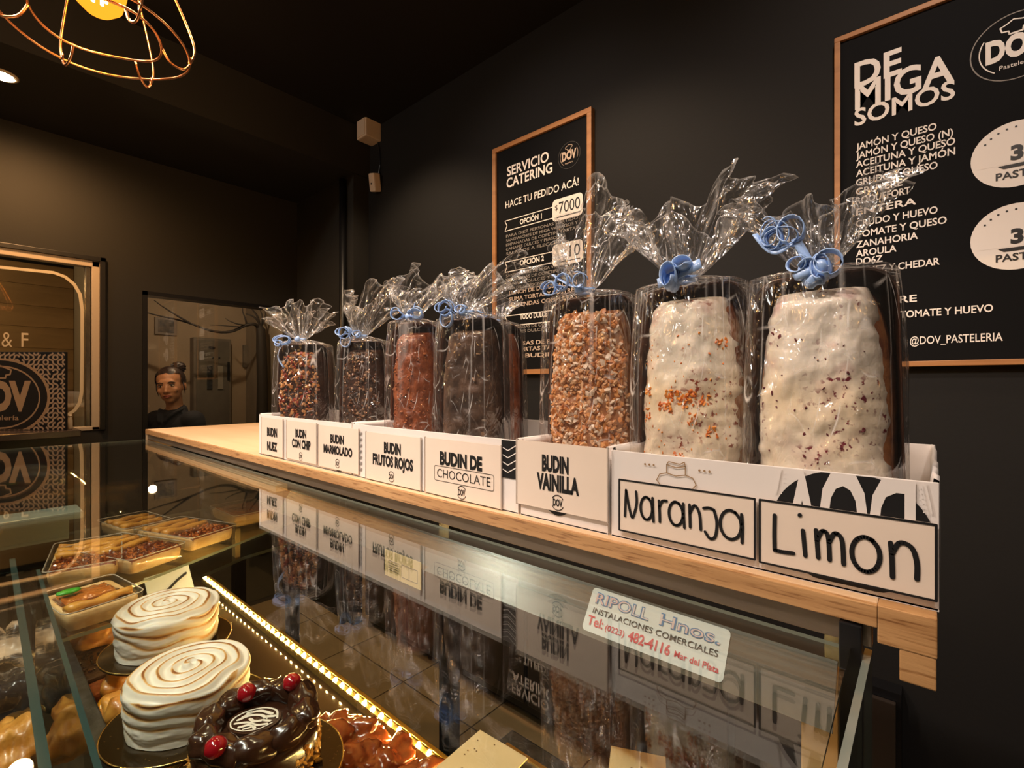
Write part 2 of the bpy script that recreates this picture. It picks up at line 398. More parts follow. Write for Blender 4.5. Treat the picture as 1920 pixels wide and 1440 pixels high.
# --- room beyond
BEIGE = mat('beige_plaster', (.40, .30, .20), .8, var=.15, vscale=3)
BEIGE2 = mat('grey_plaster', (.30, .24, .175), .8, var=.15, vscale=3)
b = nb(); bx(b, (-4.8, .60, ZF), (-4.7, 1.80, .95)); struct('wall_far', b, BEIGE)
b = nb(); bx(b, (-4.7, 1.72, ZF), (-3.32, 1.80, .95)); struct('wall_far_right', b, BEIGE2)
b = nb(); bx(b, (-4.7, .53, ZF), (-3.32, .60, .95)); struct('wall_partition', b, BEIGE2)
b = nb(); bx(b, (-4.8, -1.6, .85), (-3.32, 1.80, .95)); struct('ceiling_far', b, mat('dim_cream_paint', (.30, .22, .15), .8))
b = nb(); bx(b, (-4.8, -1.7, ZF), (-4.5, .53, .85)); pw = struct('wall_planked', b, BLACK)
PL = wood('warm_plank', (.20, .115, .05), (.36, .22, .10), 'Y', 9, .5, False)
pm = None
for k in range(9):
    for j in range(3):
        if pm is None:
            b = nb(); bx(b, (0, 0, 0), (.015, .757, .1385), 0, .001); o = obj('plank', b, PL, pw); pm = o.data
        else: o = inst('plank', pm, pw)
        o.location = (-4.5, -1.75+j*.76, -.46+k*.14)
b = nb(); bx(b, (-4.7, -1.75, ZF), (-3.32, -1.65, .95)); struct('wall_far_left', b, BEIGE2)
# ledge below the shop window
GRAN = mat('black_granite', (.012, .011, .012), .18, var=.5, vscale=220, col2=(.05, .035, .03), ramp=(.62, .70))
t = thing('window_counter', 'low black counter with polished granite top under the shop window at left', 'counter', (-2.9, -.6, ZF))
b = nb(); bx(b, (-.30, -1.0, 1.185), (.29, .93, 1.212), 0, .003); obj('granite_top', b, GRAN, t)
b = nb(); bx(b, (-.29, -.98, 0), (.25, .90, 1.185)); obj('counter_body', b, BLACK, t)
# downlights
LIT = mat('downlight_glow', (1, .8, .55), emit=40, ecol=(1, .72, .42))
def downlight(px, py, z, lab, r=.045, loc=None):
    p = loc or at(px, py, Z=z)
    t = thing('downlight', lab, 'light', (p[0], p[1], z))
    b = nb(); lathe(b, [(r*1.25, 0), (r*1.25, -.006), (r, -.008), (r, 0)], 24); obj('bezel', b, CREAMF, t, True)
    b = nb(); lathe(b, [(r*.9, -.004), (r*.9, -.0085)], 24); obj('lamp_lens', b, LIT, t)
downlight(2, 139, 1.22, 'round recessed spotlight glowing in the soffit at the left edge', .04)
downlight(27, 478, .85, 'small round ceiling light seen through the shop window glass', .05)
# sensors on the far corner
WPL = mat('warm_white_plastic', (.72, .58, .44), .5)
t = thing('junction_box', 'square white plastic box high on the dark wall near the corner', 'box', (-2.43, 1.6, 1.455))
b = nb(); bx(b, (-.05, -.10, -.055), (.045, 0, .055), 0, .006); obj('box_body', b, WPL, t)
b = nb(); bx(b, (-.042, -.104, -.047), (.037, -.0995, .047), 0, .002); obj('box_lid', b, WPL, t)
t = thing('motion_sensor', 'small white motion sensor with a dark eye, tilted under the square box', 'sensor', (-2.40, 1.6, 1.165))
R = Euler((.25, .22, 0)).to_matrix().to_4x4()
b = nb(); bx(b, (-.028, -.055, -.05), (.028, -.01, .05), 0, .009, R); obj('sensor_body', b, WPL, t)
b = nb(); ico(b, R @ Vector((-.002, -.055, -.006)), (.006, .003, .006), 2); obj('sensor_eye', b, INK, t)
b = nb(); tube(b, [(-.0, -.02, .02), (.01, -.006, .05), (0, 0, .06)], .004); obj('bracket', b, BLACK, t)
b = nb(); tube(b, [(-2.405, 1.592, 1.40), (-2.39, 1.592, 1.33), (-2.385, 1.592, 1.26), (-2.40, 1.592, 1.21)], .0035)
tag(obj('sensor_cable', b, BLACK), 'thin black cable hanging between the square box and the sensor', 'cable')
b = nb(); p = at(646, 600, Y=1.49); tube(b, [(p.x, 1.478, ZF), (p.x, 1.478, 1.2)], .02, 10)
tag(obj('drain_pipe', b, BLACK, smooth=True), 'black vertical pipe against the corner column', 'pipe')
# low cupboards behind the counter, against the wall
t = thing('back_cupboard', 'low black cupboard against the wall, seen through the display case glass', 'cupboard', (-1.3, 1.598, ZF))
b = nb(); bx(b, (-1.15, -.05, .04), (1.25, 0, .62)); obj('cupboard_body', b, BLACK, t)
dm = None
for k in range(6):
    if dm is None:
        b = nb(); bx(b, (-.19, -.016, -.26), (.19, 0, .26), 0, .003); o = obj('cupboard_door', b, mat('dark_brown_laminate', (.03, .022, .017), .35), t); dm = o.data
    else: o = inst('cupboard_door', dm, t)
    o.location = (-.95+k*.40, -.052, .34)
b = nb(); bx(b, (-1.19, -.055, 0), (-1.13, .0, .63)); obj('end_panel', b, mat('tan_panel', (.40, .28, .15), .5), t)
# ================================================================== wooden shelf over the case
YF, XL, XR = .43, -2.07, .005
sh = thing('oak_shelf', 'long pale oak shelf carrying the wrapped loaf cakes above the display case', 'shelf', (-1.0, .69, -.158))
b = nb()
bx(b, (-1.07, -.255, -.0165), (.9727, .26, 0), 0, .001)
obj('shelf_board', b, OAKTOP, sh)
b = nb()
bx(b, (-1.07, -.2605, -.0163), (.9727, -.255, -.0005), 0, .0008)
obj('front_lipping', b, OAK, sh)
b = nb()   # stepped oak end block
bx(b, (.9727, -.26, -.027), (1.005, .26, -.0002), 0, .001); bx(b, (.985, -.2595, -.049), (1.0045, .26, -.0265), 0, .001)
obj('stepped_end_block', b, OAK, sh)
b = nb(); bx(b, (-1.065, -.255, -.034), (.9695, -.2465, -.0168), 0, .0008); obj('steel_trim', b, STEELT, sh)
b = nb(); bx(b, (-1.07, -.26, -.066), (-.02, -.235, -.052), 0, .001); obj('lower_rail', b, mat('cream_laminate', (.60, .48, .33), .4), sh)
b = nb(); bx(b, (-1.07, -.26, -.066), (-1.062, .24, -.0168), 0, .0008); obj('end_rail', b, MC['cream_laminate'], sh)
for x in (-.95, .0, .90):
    b = nb(); bx(b, (x-.02, .18, -1.242), (x+.02, .22, -.0168)); obj('rear_leg', b, DSTEEL, sh)
p = at(1502, 1380, Y=.52); q = at(1572, 1380, Y=.52)
b = nb(); bx(b, (p.x, .52, ZF), (q.x, .535, -.262), 0, .001)
tag(obj('support_panel', b, mat('tan_panel', (.40, .28, .15), .5)), 'pale tan upright panel behind the case glass below the sticker', 'panel')
# ================================================================== display case
cs = thing('display_case', 'long glass pastry display case under the oak shelf', 'display case', (-1.0, .25, ZF))
def cloc(lo, hi): return (lo[0]+1.0, lo[1]-.25, lo[2]-ZF), (hi[0]+1.0, hi[1]-.25, hi[2]-ZF)
def cb(name, lo, hi, m, bev=0):
    b = nb(); l, h = cloc(lo, hi); bx(b, l, h, 0, bev); return obj(name, b, m, cs)
def gpanel(name, corners, thick, m, me, parent, n=None, off=(0, 0, 0)):
    """slab of glass from four coplanar corners; broad faces m, rim faces me"""
    c = [Vector(p)-Vector(off) for p in corners]
    nn = (c[1]-c[0]).cross(c[3]-c[0]).normalized()*thick
    b = nb(); lo = [b.verts.new(p) for p in c]; hi = [b.verts.new(p+nn) for p in c]
    b.faces.new(list(reversed(lo))); b.faces.new(hi)
    for i in range(len(c)):
        j = (i+1) % len(c); f = b.faces.new((lo[i], lo[j], hi[j], hi[i])); f.material_index = 1
    return obj(name, b, [m, me], parent)
CO = (-1.0, .25, ZF)
gpanel('glass_top', [(XL, -.35, -.1965), (-.030, -.35, -.1965), (-.043, YF-.0005, -.1965), (XL, YF-.0005, -.1965)], .003, GLASST, GEDGEL, cs, off=CO)
gpanel('side_pane', [(-.036, -.3, -.56), (-.036, .45, -.56), (-.036, .45, -.2), (-.036, -.3, -.2)], .0045, GLASS, GEDGEL, cs, off=CO)
gpanel('end_pane', [(XL, .0, -.56), (XL, .8, -.56), (XL, .8, -.226), (XL, .0, -.226)], .006, GLASS, GEDGE, cs, off=CO)
gpanel('front_pane', [(-.99, .044, -.57), (-.03, .030, -.57), (-.03, .030, -.25), (-.99, .054, -.25)], .006, GLASS, GEDGE, cs, off=CO)
gpanel('inner_pane', [(-.95, .074, -.57), (-.03, .060, -.57), (-.03, .056, -.262), (-.95, .076, -.262)], .004, GLASS, GEDGE, cs, off=CO)
# slanted steel fascia under the glass top
b = nb()
gpanel('slanted_fascia', [(-.93, .4225, -.2035), (-.050, .4225, -.2035), (-.050, .396, -.2420), (-.93, .396, -.2420)], .003, STEEL, STEEL, cs, off=CO); b.free()
cb('corner_post', (-.050, .428, -.56), (-.036, .442, -.176), BLACK, .001)
cb('steel_sill', (-1.40, .118, -.60), (-.04, .143, -.50), DSTEEL, .002)
DECK = mat('glossy_brown_deck', (.030, .017, .008), .10, spec=.8, bump=.02, bscale=30)
cb('deck', (XL+.01, .143, -.60), (-.04, .468, -.56), DECK)
gpanel('rear_deck', [(-1.607, .466, -.57), (-1.679, .61, -.57), (-1.70, .76, -.57), (-2.06, .76, -.57), (-2.06, .466, -.57)], .010, DECK, GEDGEL, cs, off=CO)
cb('deck_edge_rail', (-1.55, .4625, -.60), (-.04, .470, -.545), mat('gold_rail', (.55, .38, .10), .3, 1), .001)
cb('case_body', (XL, .03, ZF), (-.04, .468, -.60), BLACK)
cb('rear_leg', (-2.06, .70, ZF), (-2.02, .74, -.57), BLACK)
cb('dark_channel', (-1.40, .085, -.60), (-.04, .118, -.545), BLACK)
cb('rear_rail', (-.98, .478, -.66), (-.04, .502, -.60), BLACK)
# tart shelf
gpanel('tart_shelf', [(-1.20, .105, -.468), (-1.21, .25, -.468), (-1.40, .262, -.468), (-1.66, .79, -.468), (-2.055, .79, -.468), (-2.055, .09, -.468)], -.007, GLASS, GEDGEL, cs, off=CO)
cb('shelf_post', (-1.715, .585, -.56), (-1.685, .60, -.468), mat('brass_post', (.60, .42, .18), .35, .6), .001)
cb('shelf_post', (-1.43, .10, -.60), (-1.40, .117, -.476), DSTEEL, .001)
cb('shelf_post', (-2.04, .70, -.56), (-2.02, .72, -.476), DSTEEL, .001)
# LED strip
led = thing('led_strip', 'warm white strip of tiny lights along the rear edge of the case deck', 'light strip', (-1.55, .455, -.56))
b = nb(); bx(b, (.0, -.004, 0), (1.50, .005, .014)); obj('strip_tape', b, mat('gold_tape', (.40, .28, .08), .35, .7), led)
LEDM = mat('led_glow', (1, .75, .3), emit=420, ecol=(1, .60, .20)); lm = None
for k in range(120):
    if lm is None:
        b = nb(); bx(b, (-.0021, -.0015, 0), (.0021, .0015, .003), 0, .0005); o = obj('led', b, LEDM, led); lm = o.data
    else: o = inst('led', lm, led)
    o.location = (.012+(k//2)*.0245+(.002 if k % 2 else 0), (-.0022 if k % 2 else .0026), .014)
# neighbouring case at lower left
nc = thing('neighbour_case', 'second pastry case left of the glass partition, only its edge in view', 'display case', (-1.0, -.2, ZF))
b = nb(); bx(b, (-.9, -.2, 0), (.9, .22, .92)); obj('case_body', b, BLACK, nc)
b = nb(); bx(b, (-.9, -.2, .92), (.9, .222, .935)); obj('case_deck', b, DECK, nc)
t = thing('glass_bracket', 'pale frosted glass ledge at the left edge below the reflected logo box', 'bracket', tuple(at(35, 968, Z=-.215)))
b = nb(); bx(b, (-.035, -.09, -.012), (.035, .075, .0), 0, .003); obj('bracket_bar', b, mat('frosted_glass', (.22, .27, .23), .3, spec=.8), t)
b = nb(); bx(b, (-.005, -.07, -.05), (.005, .06, -.010), 0, .001); obj('bracket_fin', b, MC['frosted_glass'], t)
# sticker on the slanted fascia
va, vb = Vector((0, .4225, -.2035)), Vector((0, .396, -.2420))
dv = (va-vb).normalized(); nrm = Vector((0, -dv.z, dv.y))
if nrm.y > 0: nrm = -nrm
def fas(px, py):   # pixel -> (u, v) on the fascia plane
    r = ray(px, py); k = nrm.dot(va)/nrm.dot(r); p = r*k
    return p.x, (p-vb).dot(dv)
u0, v0 = fas(1090, 1182); u1, v1 = fas(1371, 1187)
st = thing('installer_sticker', 'white rounded sticker of a refrigeration installer with telephone number, on the steel fascia', 'sticker', tuple(vb+dv*.004+nrm*.0008))
fr = Fr((0, 0, 0), (1, 0, 0), dv, nrm)
W, H = u1-u0, .0405
u0 += 0
def rr(x0, y0, x1, y1, r, n=6):
    pts = []
    for cx, cy, a in ((x1-r, y0+r, -90), (x1-r, y1-r, 0), (x0+r, y1-r, 90), (x0+r, y0+r, 180)):
        pts += [(cx+r*math.cos(math.radians(a+90*k/n)), cy+r*math.sin(math.radians(a+90*k/n))) for k in range(n+1)]
    return pts
b = nb(); poly(b, fr, rr(u0, 0, u0+W, H, .004), .0); obj('sticker_sheet', b, mat('sticker_white', (.80, .82, .84), .35, col2=(.62, .74, .82), vscale=24, ramp=(.25, .45)), st)
b = nb(); text(b, fr, 'RIPOLL', u0+W*.05, u0+W*.47, H*.66, H*.24, .035, .0006); text(b, fr, 'Hnos.', u0+W*.55, u0+W*.95, H*.66, H*.24, .035, .0006); obj('blue_outline', b, mat('blue_print', (.04, .22, .50), .4), st)
b = nb(); text(b, fr, 'RIPOLL', u0+W*.05, u0+W*.47, H*.665, H*.225, -.005, .0009); text(b, fr, 'Hnos.', u0+W*.55, u0+W*.95, H*.665, H*.225, -.005, .0009); obj('pink_lettering', b, mat('pink_print', (.80, .20, .20), .4, col2=(.80, .80, .84), vscale=1, ramp=(.45, .55)), st)
b = nb(); text(b, fr, 'INSTALACIONES COMERCIALES', u0+W*.05, u0+W*.95, H*.43, H*.12, .01, .0006); obj('black_lettering', b, INK, st)
b = nb(); text(b, fr, 'Tel:', u0+W*.03, u0+W*.16, H*.15, H*.2, .02, .0006); text(b, fr, '(0223)', u0+W*.18, u0+W*.33, H*.16, H*.12, .01, .0006)
text(b, fr, '482-4116', u0+W*.36, u0+W*.66, H*.13, H*.2, .025, .0006); text(b, fr, 'Mar del Plata', u0+W*.69, u0+W*.97, H*.15, H*.12, .012, .0006)
obj('red_lettering', b, mat('red_print', (.70, .03, .05), .4), st)
# cream note hanging from the fascia
p = at(722, 1050, Y=.394); q = at(790, 1050, Y=.394)
t = thing('taped_note', 'cream note with a small printed table hanging under the steel fascia', 'note', (p.x, .394, -.232))
w = q.x-p.x; b = nb(); bx(b, (0, -.0006, -.036), (w, 0, 0)); obj('note_sheet', b, mat('yellow_note', (.80, .60, .30), .6), t)
fr2 = Fr((0, -.0006, -.036)); b = nb()
for k in range(5): stroke(b, fr2, [(w*.12, .010+k*.0032), (w*.42, .010+k*.0032)], .0007, caps=False)
stroke(b, fr2, [(w*.5, .007), (w*.92, .007), (w*.92, .024), (w*.5, .024)], .0007, closed=True); stroke(b, fr2, [(w*.7, .007), (w*.7, .024)], .0006)
obj('note_print', b, INK, t)
# cards at the bottom edge
def lowcard(cpx, cpy, z, lab, s, rz, spots_=0, nm='price_card'):
    c = at(cpx, cpy, Z=z); t = thing(nm, lab, 'card', tuple(c), rz)
    b = nb(); bx(b, (-s/2, -s/2, 0), (s/2, s/2, .002), 0, .0005); obj('card_sheet', b, mat('yellow_card', (.80, .62, .34), .55, var=.08), t)
    if spots_:
        b = nb(); f_ = Fr((0, 0, .002), (1, 0, 0), (0, 1, 0), (0, 0, 1))
        for k in range(spots_): disc(b, f_, random.uniform(-.4, .4)*s, random.uniform(-.4, .4)*s, .0012, n=8)
        obj('speckles', b, mat('brown_speck', (.2, .1, .03), .6), t)
    return t
lowcard(905, 1432, -.50, 'cream square card lying corner up at the bottom edge of the picture', .085, math.radians(3), 12)
lowcard(1195, 1450, -.42, 'cream card at the bottom edge right of the square one', .06, math.radians(25), 4)
c = at(985, 1420, Z=-.52)
t = thing('steel_bin', 'dark steel tray with a pale rail beside the cream square card', 'tray', tuple(c))
b = nb(); bx(b, (-.05, -.03, -.04), (.10, .03, 0), 0, .003); obj('tray_body', b, DSTEEL, t)
b = nb(); bx(b, (-.035, -.004, 0), (.10, .002, .003)); obj('tray_rail', b, MC['gold_rail'], t)
# ================================================================== boards on the wall
def board(name, lab, x0, x1, z0, z1, fwid):
    t = thing(name, lab, 'menu board', ((x0+x1)/2, 1.6, z0))
    X0, X1, H = -(x1-x0)/2, (x1-x0)/2, z1-z0
    b = nb(); bx(b, (X0+fwid*.5, -.016, fwid*.5), (X1-fwid*.5, 0, H-fwid*.5)); obj('panel', b, BOARD, t)
    for lo, hi in (((X0, 0), (X1, fwid)), ((X0, H-fwid), (X1, H)), ((X0, fwid), (X0+fwid, H-fwid)), ((X1-fwid, fwid), (X1, H-fwid))):
        b = nb(); bx(b, (lo[0], -.026, lo[1]), (hi[0], 0, hi[1]), 0, .0015); obj('frame_bar', b, FRAMEW, t)
    return t, Fr((0, -.016, 0)), (x0+x1)/2, z0
t2, f2, cx2, cz2 = board('menu_board', 'large black sandwich menu board in an orange wood frame at upper right', -.194, .45, .044, .948, .0135)
def L2(px, py):
    p = at(px, py, Y=1.584); return p.x-cx2, p.z-cz2
def ln2(b, s, xl, xr, yb, cap, off=.012, xb=None, h=.0009):
    """text from pixel xl to xr; baseline pixel yb at column xb; cap in pixels there"""
    xb = xb or xl
    u0, _ = L2(xl, yb); u1, _ = L2(xr, yb); _, v = L2(xb, yb); _, v1 = L2(xb, yb-cap)
    text(b, f2, s, u0, u1, v, v1-v, off, h)
b = nb()
ln2(b, 'DE', 1602, 1691, 165, 44, .025); ln2(b, 'MIGA', 1603, 1789, 206, 46, .022, h=.0011); ln2(b, 'SOMOS', 1602, 1791, 237, 30, .02, h=.0013)
obj('heading', b, CHALKW, t2)
for s, xr, yb in (('JAMÓN Y QUESO', 1756, 282), ('JAMÓN Y QUESO (N)', 1787, 299), ('ACEITUNA Y QUESO', 1791, 315), ('ACEITUNA Y JAMÓN', 1791, 332), ('GRUDO Y QUESO', 1758, 349), ('GRUYERE', 1692, 366),
                  ('ROQUEFORT', 1707, 383), ('ENTERA', 1718, 404), ('CRUDO Y HUEVO', 1758, 426), ('TOMATE Y QUESO', 1775, 446), ('ZANAHORIA', 1721, 465), ('AROULA', 1681, 482), ('DO6Z', 1655, 497),
                  ('LOMEZ Y CHEDAR', 1762, 515), ('TRUFFUE', 1686, 549), ('FIAMBRE', 1719, 575), ('ATUN DE TOMATE Y HUEVO', 1862, 602)):
    b = nb(); ln2(b, s, 1605, xr, yb, 11.8, .018); obj('menu_line', b, CHALKW, t2)
b = nb(); ln2(b, '@DOV_PASTELERIA', 1706, 1880, 646, 14, .008); obj('account_line', b, CHALKW, t2)
def logo(b, bd, fr, cx, cy, r, s='DOV'):
    stroke(bd, fr, ell(cx, cy, r, r), r*.03, caps=False); stroke(b, fr, ell(cx, cy, r*.80, r*.80, 150, 205), r*.03, caps=False)
    stroke(b, fr, ell(cx, cy, r*.80, r*.80, -25, 30), r*.03, caps=False); stroke(b, fr, ell(cx, cy, r*.80, r*.80, 205, 235), r*.03, caps=False)
    text(b, fr, s, cx-r*.66, cx+r*.66, cy-r*.30, r*.62, .05)
    stroke(b, fr, [(cx-.14*r, cy+.40*r), (cx-.16*r, cy+.50*r), (cx-.30*r, cy+.52*r), (cx-.34*r, cy+.66*r), (cx-.2*r, cy+.72*r), (cx-.05*r, cy+.82*r), (cx+.12*r, cy+.76*r), (cx+.26*r, cy+.74*r), (cx+.30*r, cy+.62*r), (cx+.16*r, cy+.52*r), (cx+.14*r, cy+.40*r)], r*.035)
    stroke(b, fr, [(cx-.14*r, cy+.40*r), (cx+.14*r, cy+.40*r)], r*.05)
    text(b, fr, 'Pastelería', cx-r*.36, cx+r*.36, cy-r*.62, r*.13, 0)
c = L2(1905, 85); e = L2(1905, 147); rad = abs(e[1]-c[1])*1.0
b = nb(); bd = nb(); logo(b, bd, f2, c[0], c[1], rad); obj('logo_mark', b, CHALKW, t2); obj('logo_ring', bd, DIMW, t2)
for cy_, top_, bot_, b0, b1 in ((288, 228, 349, 283, 320), (443, 382, 504, 432, 471)):
    c = L2(1905, cy_); r_ = (L2(1905, top_)[1]-L2(1905, bot_)[1])/2*1.02
    b = nb(); disc(b, f2, c[0], c[1], r_, h=.0006)
    x0 = L2(1832, cy_)[0]; z0 = L2(1832, b1)[1]; z1 = L2(1832, b0)[1]
    poly(b, f2, [(x0, z0), (x0+2.15*r_+.03, z0), (x0+2.15*r_+.03, z1), (x0, z1)], .0009); obj('price_seal', b, CHALKW, t2)
    b = nb(); text(b, f2, '3', c[0]-.009, c[0]+.012, z0+.008, .030, .05, .0016); obj('seal_digit', b, INK, t2); b = nb(); text(b, f2, 'PASTEL', c[0]-.033, c[0]+.042, c[1]-r_*.72, .016, .02, .0016)
    poly(b, f2, [(c[0]-.03, z0-.002), (c[0]+.035, z0-.002), (c[0]+.02, z0-.010), (c[0]-.02, z0-.010)], .0014)
    for k in range(9):
        a = math.radians(35+110*k/8); disc(b, f2, c[0]+r_*.82*math.cos(a), c[1]+r_*.82*math.sin(a), .0022, h=.0014, n=8)
    obj('seal_print', b, INK, t2)
t1, f1, cx1, cz1 = board('catering_board', 'narrow black catering board in an orange wood frame behind the dark loaf cakes', -1.482, -.966, .042, 1.055, .020)
def L1(px, py):
    p = at(px, py, Y=1.584); return p.x-cx1, p.z-cz1
def ln1(b, s, xl, xr, yb, cap, off=.012):
    u0, v = L1(xl, yb); u1, _ = L1(xr, yb); _, v1 = L1(xl, yb-cap)
    text(b, f1, s, u0, u1, v, v1-v, off, .0009)
b = nb(); bd = nb()
ln1(b, 'SERVICIO', 951, 1029, 331, 17, .02); obj('heading_line', b, CHALKW, t1); b = nb(); ln1(b, 'CATERING', 950, 1036, 353, 17, .02); obj('heading_line', b, CHALKW, t1); b = nb(); ln1(b, 'HACE TU PEDIDO ACÁ!', 948, 1085, 391, 12.5, .01); obj('order_line', b, CHALKW, t1); b = nb()
for k, (s, yy, xr) in enumerate((('OPCIÓN 1', 421, 1016), ('OPCIÓN 2', 498, 1020), ('TODO DULCE', 599, 1026))):
    ln1(b, s, 975, xr, yy, 9, .03)
    u, v = L1(947, yy+13); u2, _ = L1(1040, yy); _, v2 = L1(947, yy-6); dd = (v2-v)
    stroke(b, f1, [(u2, v), (u, v), (u+.012, v+dd/2), (u, v2), (u2, v2)], .0035, caps=False)
    a0 = L1(1036, yy)[0]; a1 = L1(1093, yy)[0]; vv = v+dd/2
    poly(b, f1, rr(a0, vv-.040, a1, vv+.048, .018), .0013)
    obj('option_banner', b, CHALKW, t1); b = nb()
b.free()
for j, (ys, n) in enumerate(((446, 5), (520, 4), (618, 2))):
    for k in range(n):
        ln1(bd, ('PARA DIEZ PERSONAS SURTIDO', 'SANDWICHES DE MIGA VARIADOS Y', 'EMPANADAS DE COPETIN, TARTAS', 'CANAPES DULCES Y PERSONAS')[(k+j) % 4] if k < 4 else 'SALADOS A ELECCION', 949, 1084 if k < 3 else 1060, ys+k*8.2, 5)
obj('fine_print', bd, DIMW, t1)
b = nb()
for k in range(3): ln1(b, ('LUNCH DE DEGUSTACION', 'SUMA TORTAS Y POSTRES', 'MERIENDAS COMPLETAS')[k], 955, 1082, 553+k*12, 7, .015)
for k in range(3): ln1(b, ('MESAS DE POSTRES', 'TORTAS TARTAS Y', 'BUDINES')[k], 965 if k < 2 else 985, 1082 if k < 2 else 1060, 648+k*11, 7, .015)
obj('bold_print', b, mat('warm_print', (.55, .42, .32), .6), t1)
b = nb()
for yy, s in ((421, '7000'), (498, '10'), (599, '')):
    if s:
        u, v = L1(947, yy+13); _, v2 = L1(947, yy-6); vv = (v+v2)/2
        a0, a1 = L1(1046 if len(s) > 2 else 1066, yy)[0], L1(1088, yy)[0]
        if len(s) > 2: text(b, f1, '$', L1(1041, yy)[0], L1(1046, yy)[0], vv+.005, .02, .01, .002)
        text(b, f1, s, a0+.006, a1, vv-.012, .045, -.0, .002); stroke(b, f1, [(L1(1044, yy)[0], vv-.026), (a1, vv-.026)], .004, .0018, caps=False)
obj('price_print', b, INK, t1)
c = L1(1067, 291); rad = .052
b = nb(); bd = nb(); logo(b, bd, f1, c[0], c[1], rad); obj('logo_mark', b, mat('warm_print', (.5, .4, .3)), t1); obj('logo_ring', bd, mat('faint_print', (.05, .045, .04), .6), t1)
# ================================================================== card trays on the shelf
ZS, ZT, YT = -.158, -.0685, .445
def tray(x0, x1, y1, lab, name='card_tray'):
    t = thing(name, lab, 'tray', ((x0+x1)/2, YT, ZS), 0, 'white card trays on the shelf'); w = (x1-x0)/2; d = y1-YT; h = ZT-ZS; k = .0018
    b = nb(); bx(b, (-w, 0, 0), (w, d, k)); bx(b, (-w, 0, 0), (w, k, h), 0, .0006); bx(b, (-w, d-k, 0), (w, d, h+.002), 0, .0006); obj('tray_body', b, PAPER, t)
    # side walls with a slightly wavy rolled rim
    for s in (-1, 1):
        b = nb(); rows = []
        for i in range(14):
            y = k+(d-2*k)*i/13; wob = .0018*noise.noise(Vector((x0*30+s, i*.7, 0)))
            rows.append([(s*w+wob, y, 0), (s*w+wob*1.5, y, h*.5), (s*w+wob, y, h+.001+wob), (s*(w-.003)+wob, y, h+.0025+wob), (s*(w-.004)+wob, y, h-.004), (s*(w-.0045)+wob, y, 0)])
        grid(b, rows); bmesh.ops.recalc_face_normals(b, faces=b.faces); obj('side_wall', b, PAPER, t, True)
    return t, Fr((0, -.0003, 0)), (x0+x1)/2
def TX(px): return at(px, 800, Y=YT).x
XA0, XA1, XD = -1.140, -.750, TX(682)
XB1, XC1 = TX(974), TX(1143)
ta, fa, cxa = tray(XA0, XA1-.002, .68, 'white card tray at the far left end holding the nut, chip and marbled loaf cakes')
tb, fb, cxb = tray(XA1+.002, XB1-.002, .70, 'white card tray behind the red fruit and chocolate labels')
tc_, fc, cxc = tray(XB1+.002, XC1-.002, .68, 'white card tray behind the vanilla label')
td, fd, cxd = tray(XC1+.002, .006, .70, 'white card tray with black logo print behind the handwritten labels')
PRT = mat('brown_print', (.30, .18, .08), .6)
# prints on the trays (partly behind the labels)
hT = ZT-ZS
b = nb(); cx = -.0465-cxd
disc(b, fd, cx, .046, .0510, .0455, .0006, clip=(.0045, hT-.0008), n=56)
o = obj('black_roundel', b, INK, td)
b = nb()
text(b, fd, 'DOV', cx-.043, cx+.040, .028, .062, .03, .0010, flip=True)
for s in (-1, 1): stroke(b, fd, [(cx+s*.0450, hT-.001), (cx+s*.0485, .068)], .0012, .0010)
for s in (-1, 1):
    for k in range(6): disc(b, fd, cx+s*(.0425+.0004*k), hT-.004-.0035*k, .00055, h=.0010, n=8)
for v in b.verts:   # keep the print on the wall
    if v.co.z > hT-.0006: v.co.z = hT-.0006
obj('roundel_print', b, PAPER, td)
b = nb(); u, v = TX(1268)-cxd, .077
stroke(b, fd, [(u-.014, v-.018), (u-.019, v-.012), (u-.016, v-.006), (u-.009, v-.004), (u-.009, v+.004)], .0009)
stroke(b, fd, [(u+.014, v-.018), (u+.019, v-.012), (u+.016, v-.006), (u+.009, v-.004), (u+.009, v+.004)], .0009)
stroke(b, fd, [(u-.009, v+.004), (u-.007, v+.007), (u+.004, v+.0055), (u+.008, v+.008), (u+.009, v+.004), (u, v+.002), (u-.009, v+.004)], .0009)
stroke(b, fd, [(u-.009, v-.004), (u, v-.006), (u+.009, v-.004)], .0009)
for s in (-1, 1):
    for k in range(3): disc(b, fd, u+s*(.022+.0045*k), v+.002, .0011, h=.0009, n=10)
obj('hat_print', b, PRT, td)
def smile(fr, cx, w, z, h, par, nm='black_arc'):
    b = nb(); n = 24
    pts = [(cx-w+2*w*k/n, z) for k in range(n+1)]+[(cx+w-2*w*k/n, z-h*math.sin(PI*k/n)) for k in range(1, n)]
    poly(b, fr, pts, .0006); obj(nm, b, INK, par)
smile(fc, TX(1046)-cxc, .024, .023, .014, tc_)
smile(fa, TX(636)-cxa, .016, .0075, .006, ta)
smile(fa, TX(508)-cxa, .018, .0065, .0055, ta)
b = nb(); x0, x1 = TX(941)-cxb, TX(972)-cxb
poly(b, fb, [(x0, .042), (x1, .042), (x1, hT-.001), (x0, hT-.001)], .0006); obj('black_band', b, INK, tb)
b = nb()
for k in range(4): stroke(b, fb, [(x0+.003, .052+k*.009), (x0+.011, .049+k*.009), (x1-.003, .056+k*.009)], .0012, .0009)
obj('band_lines', b, PAPER, tb)
b = nb()
for k in range(7):
    bb_ = .012+k*.010
    for q in (0, 1): stroke(b, fb, [((XD-.010+q*.004)-cxb, bb_), ((XD-.0085+q*.004)-cxb, bb_+.005)], .0016)
obj('dotted_print', b, mat('grey_ink', (.12, .10, .09), .6), tb)
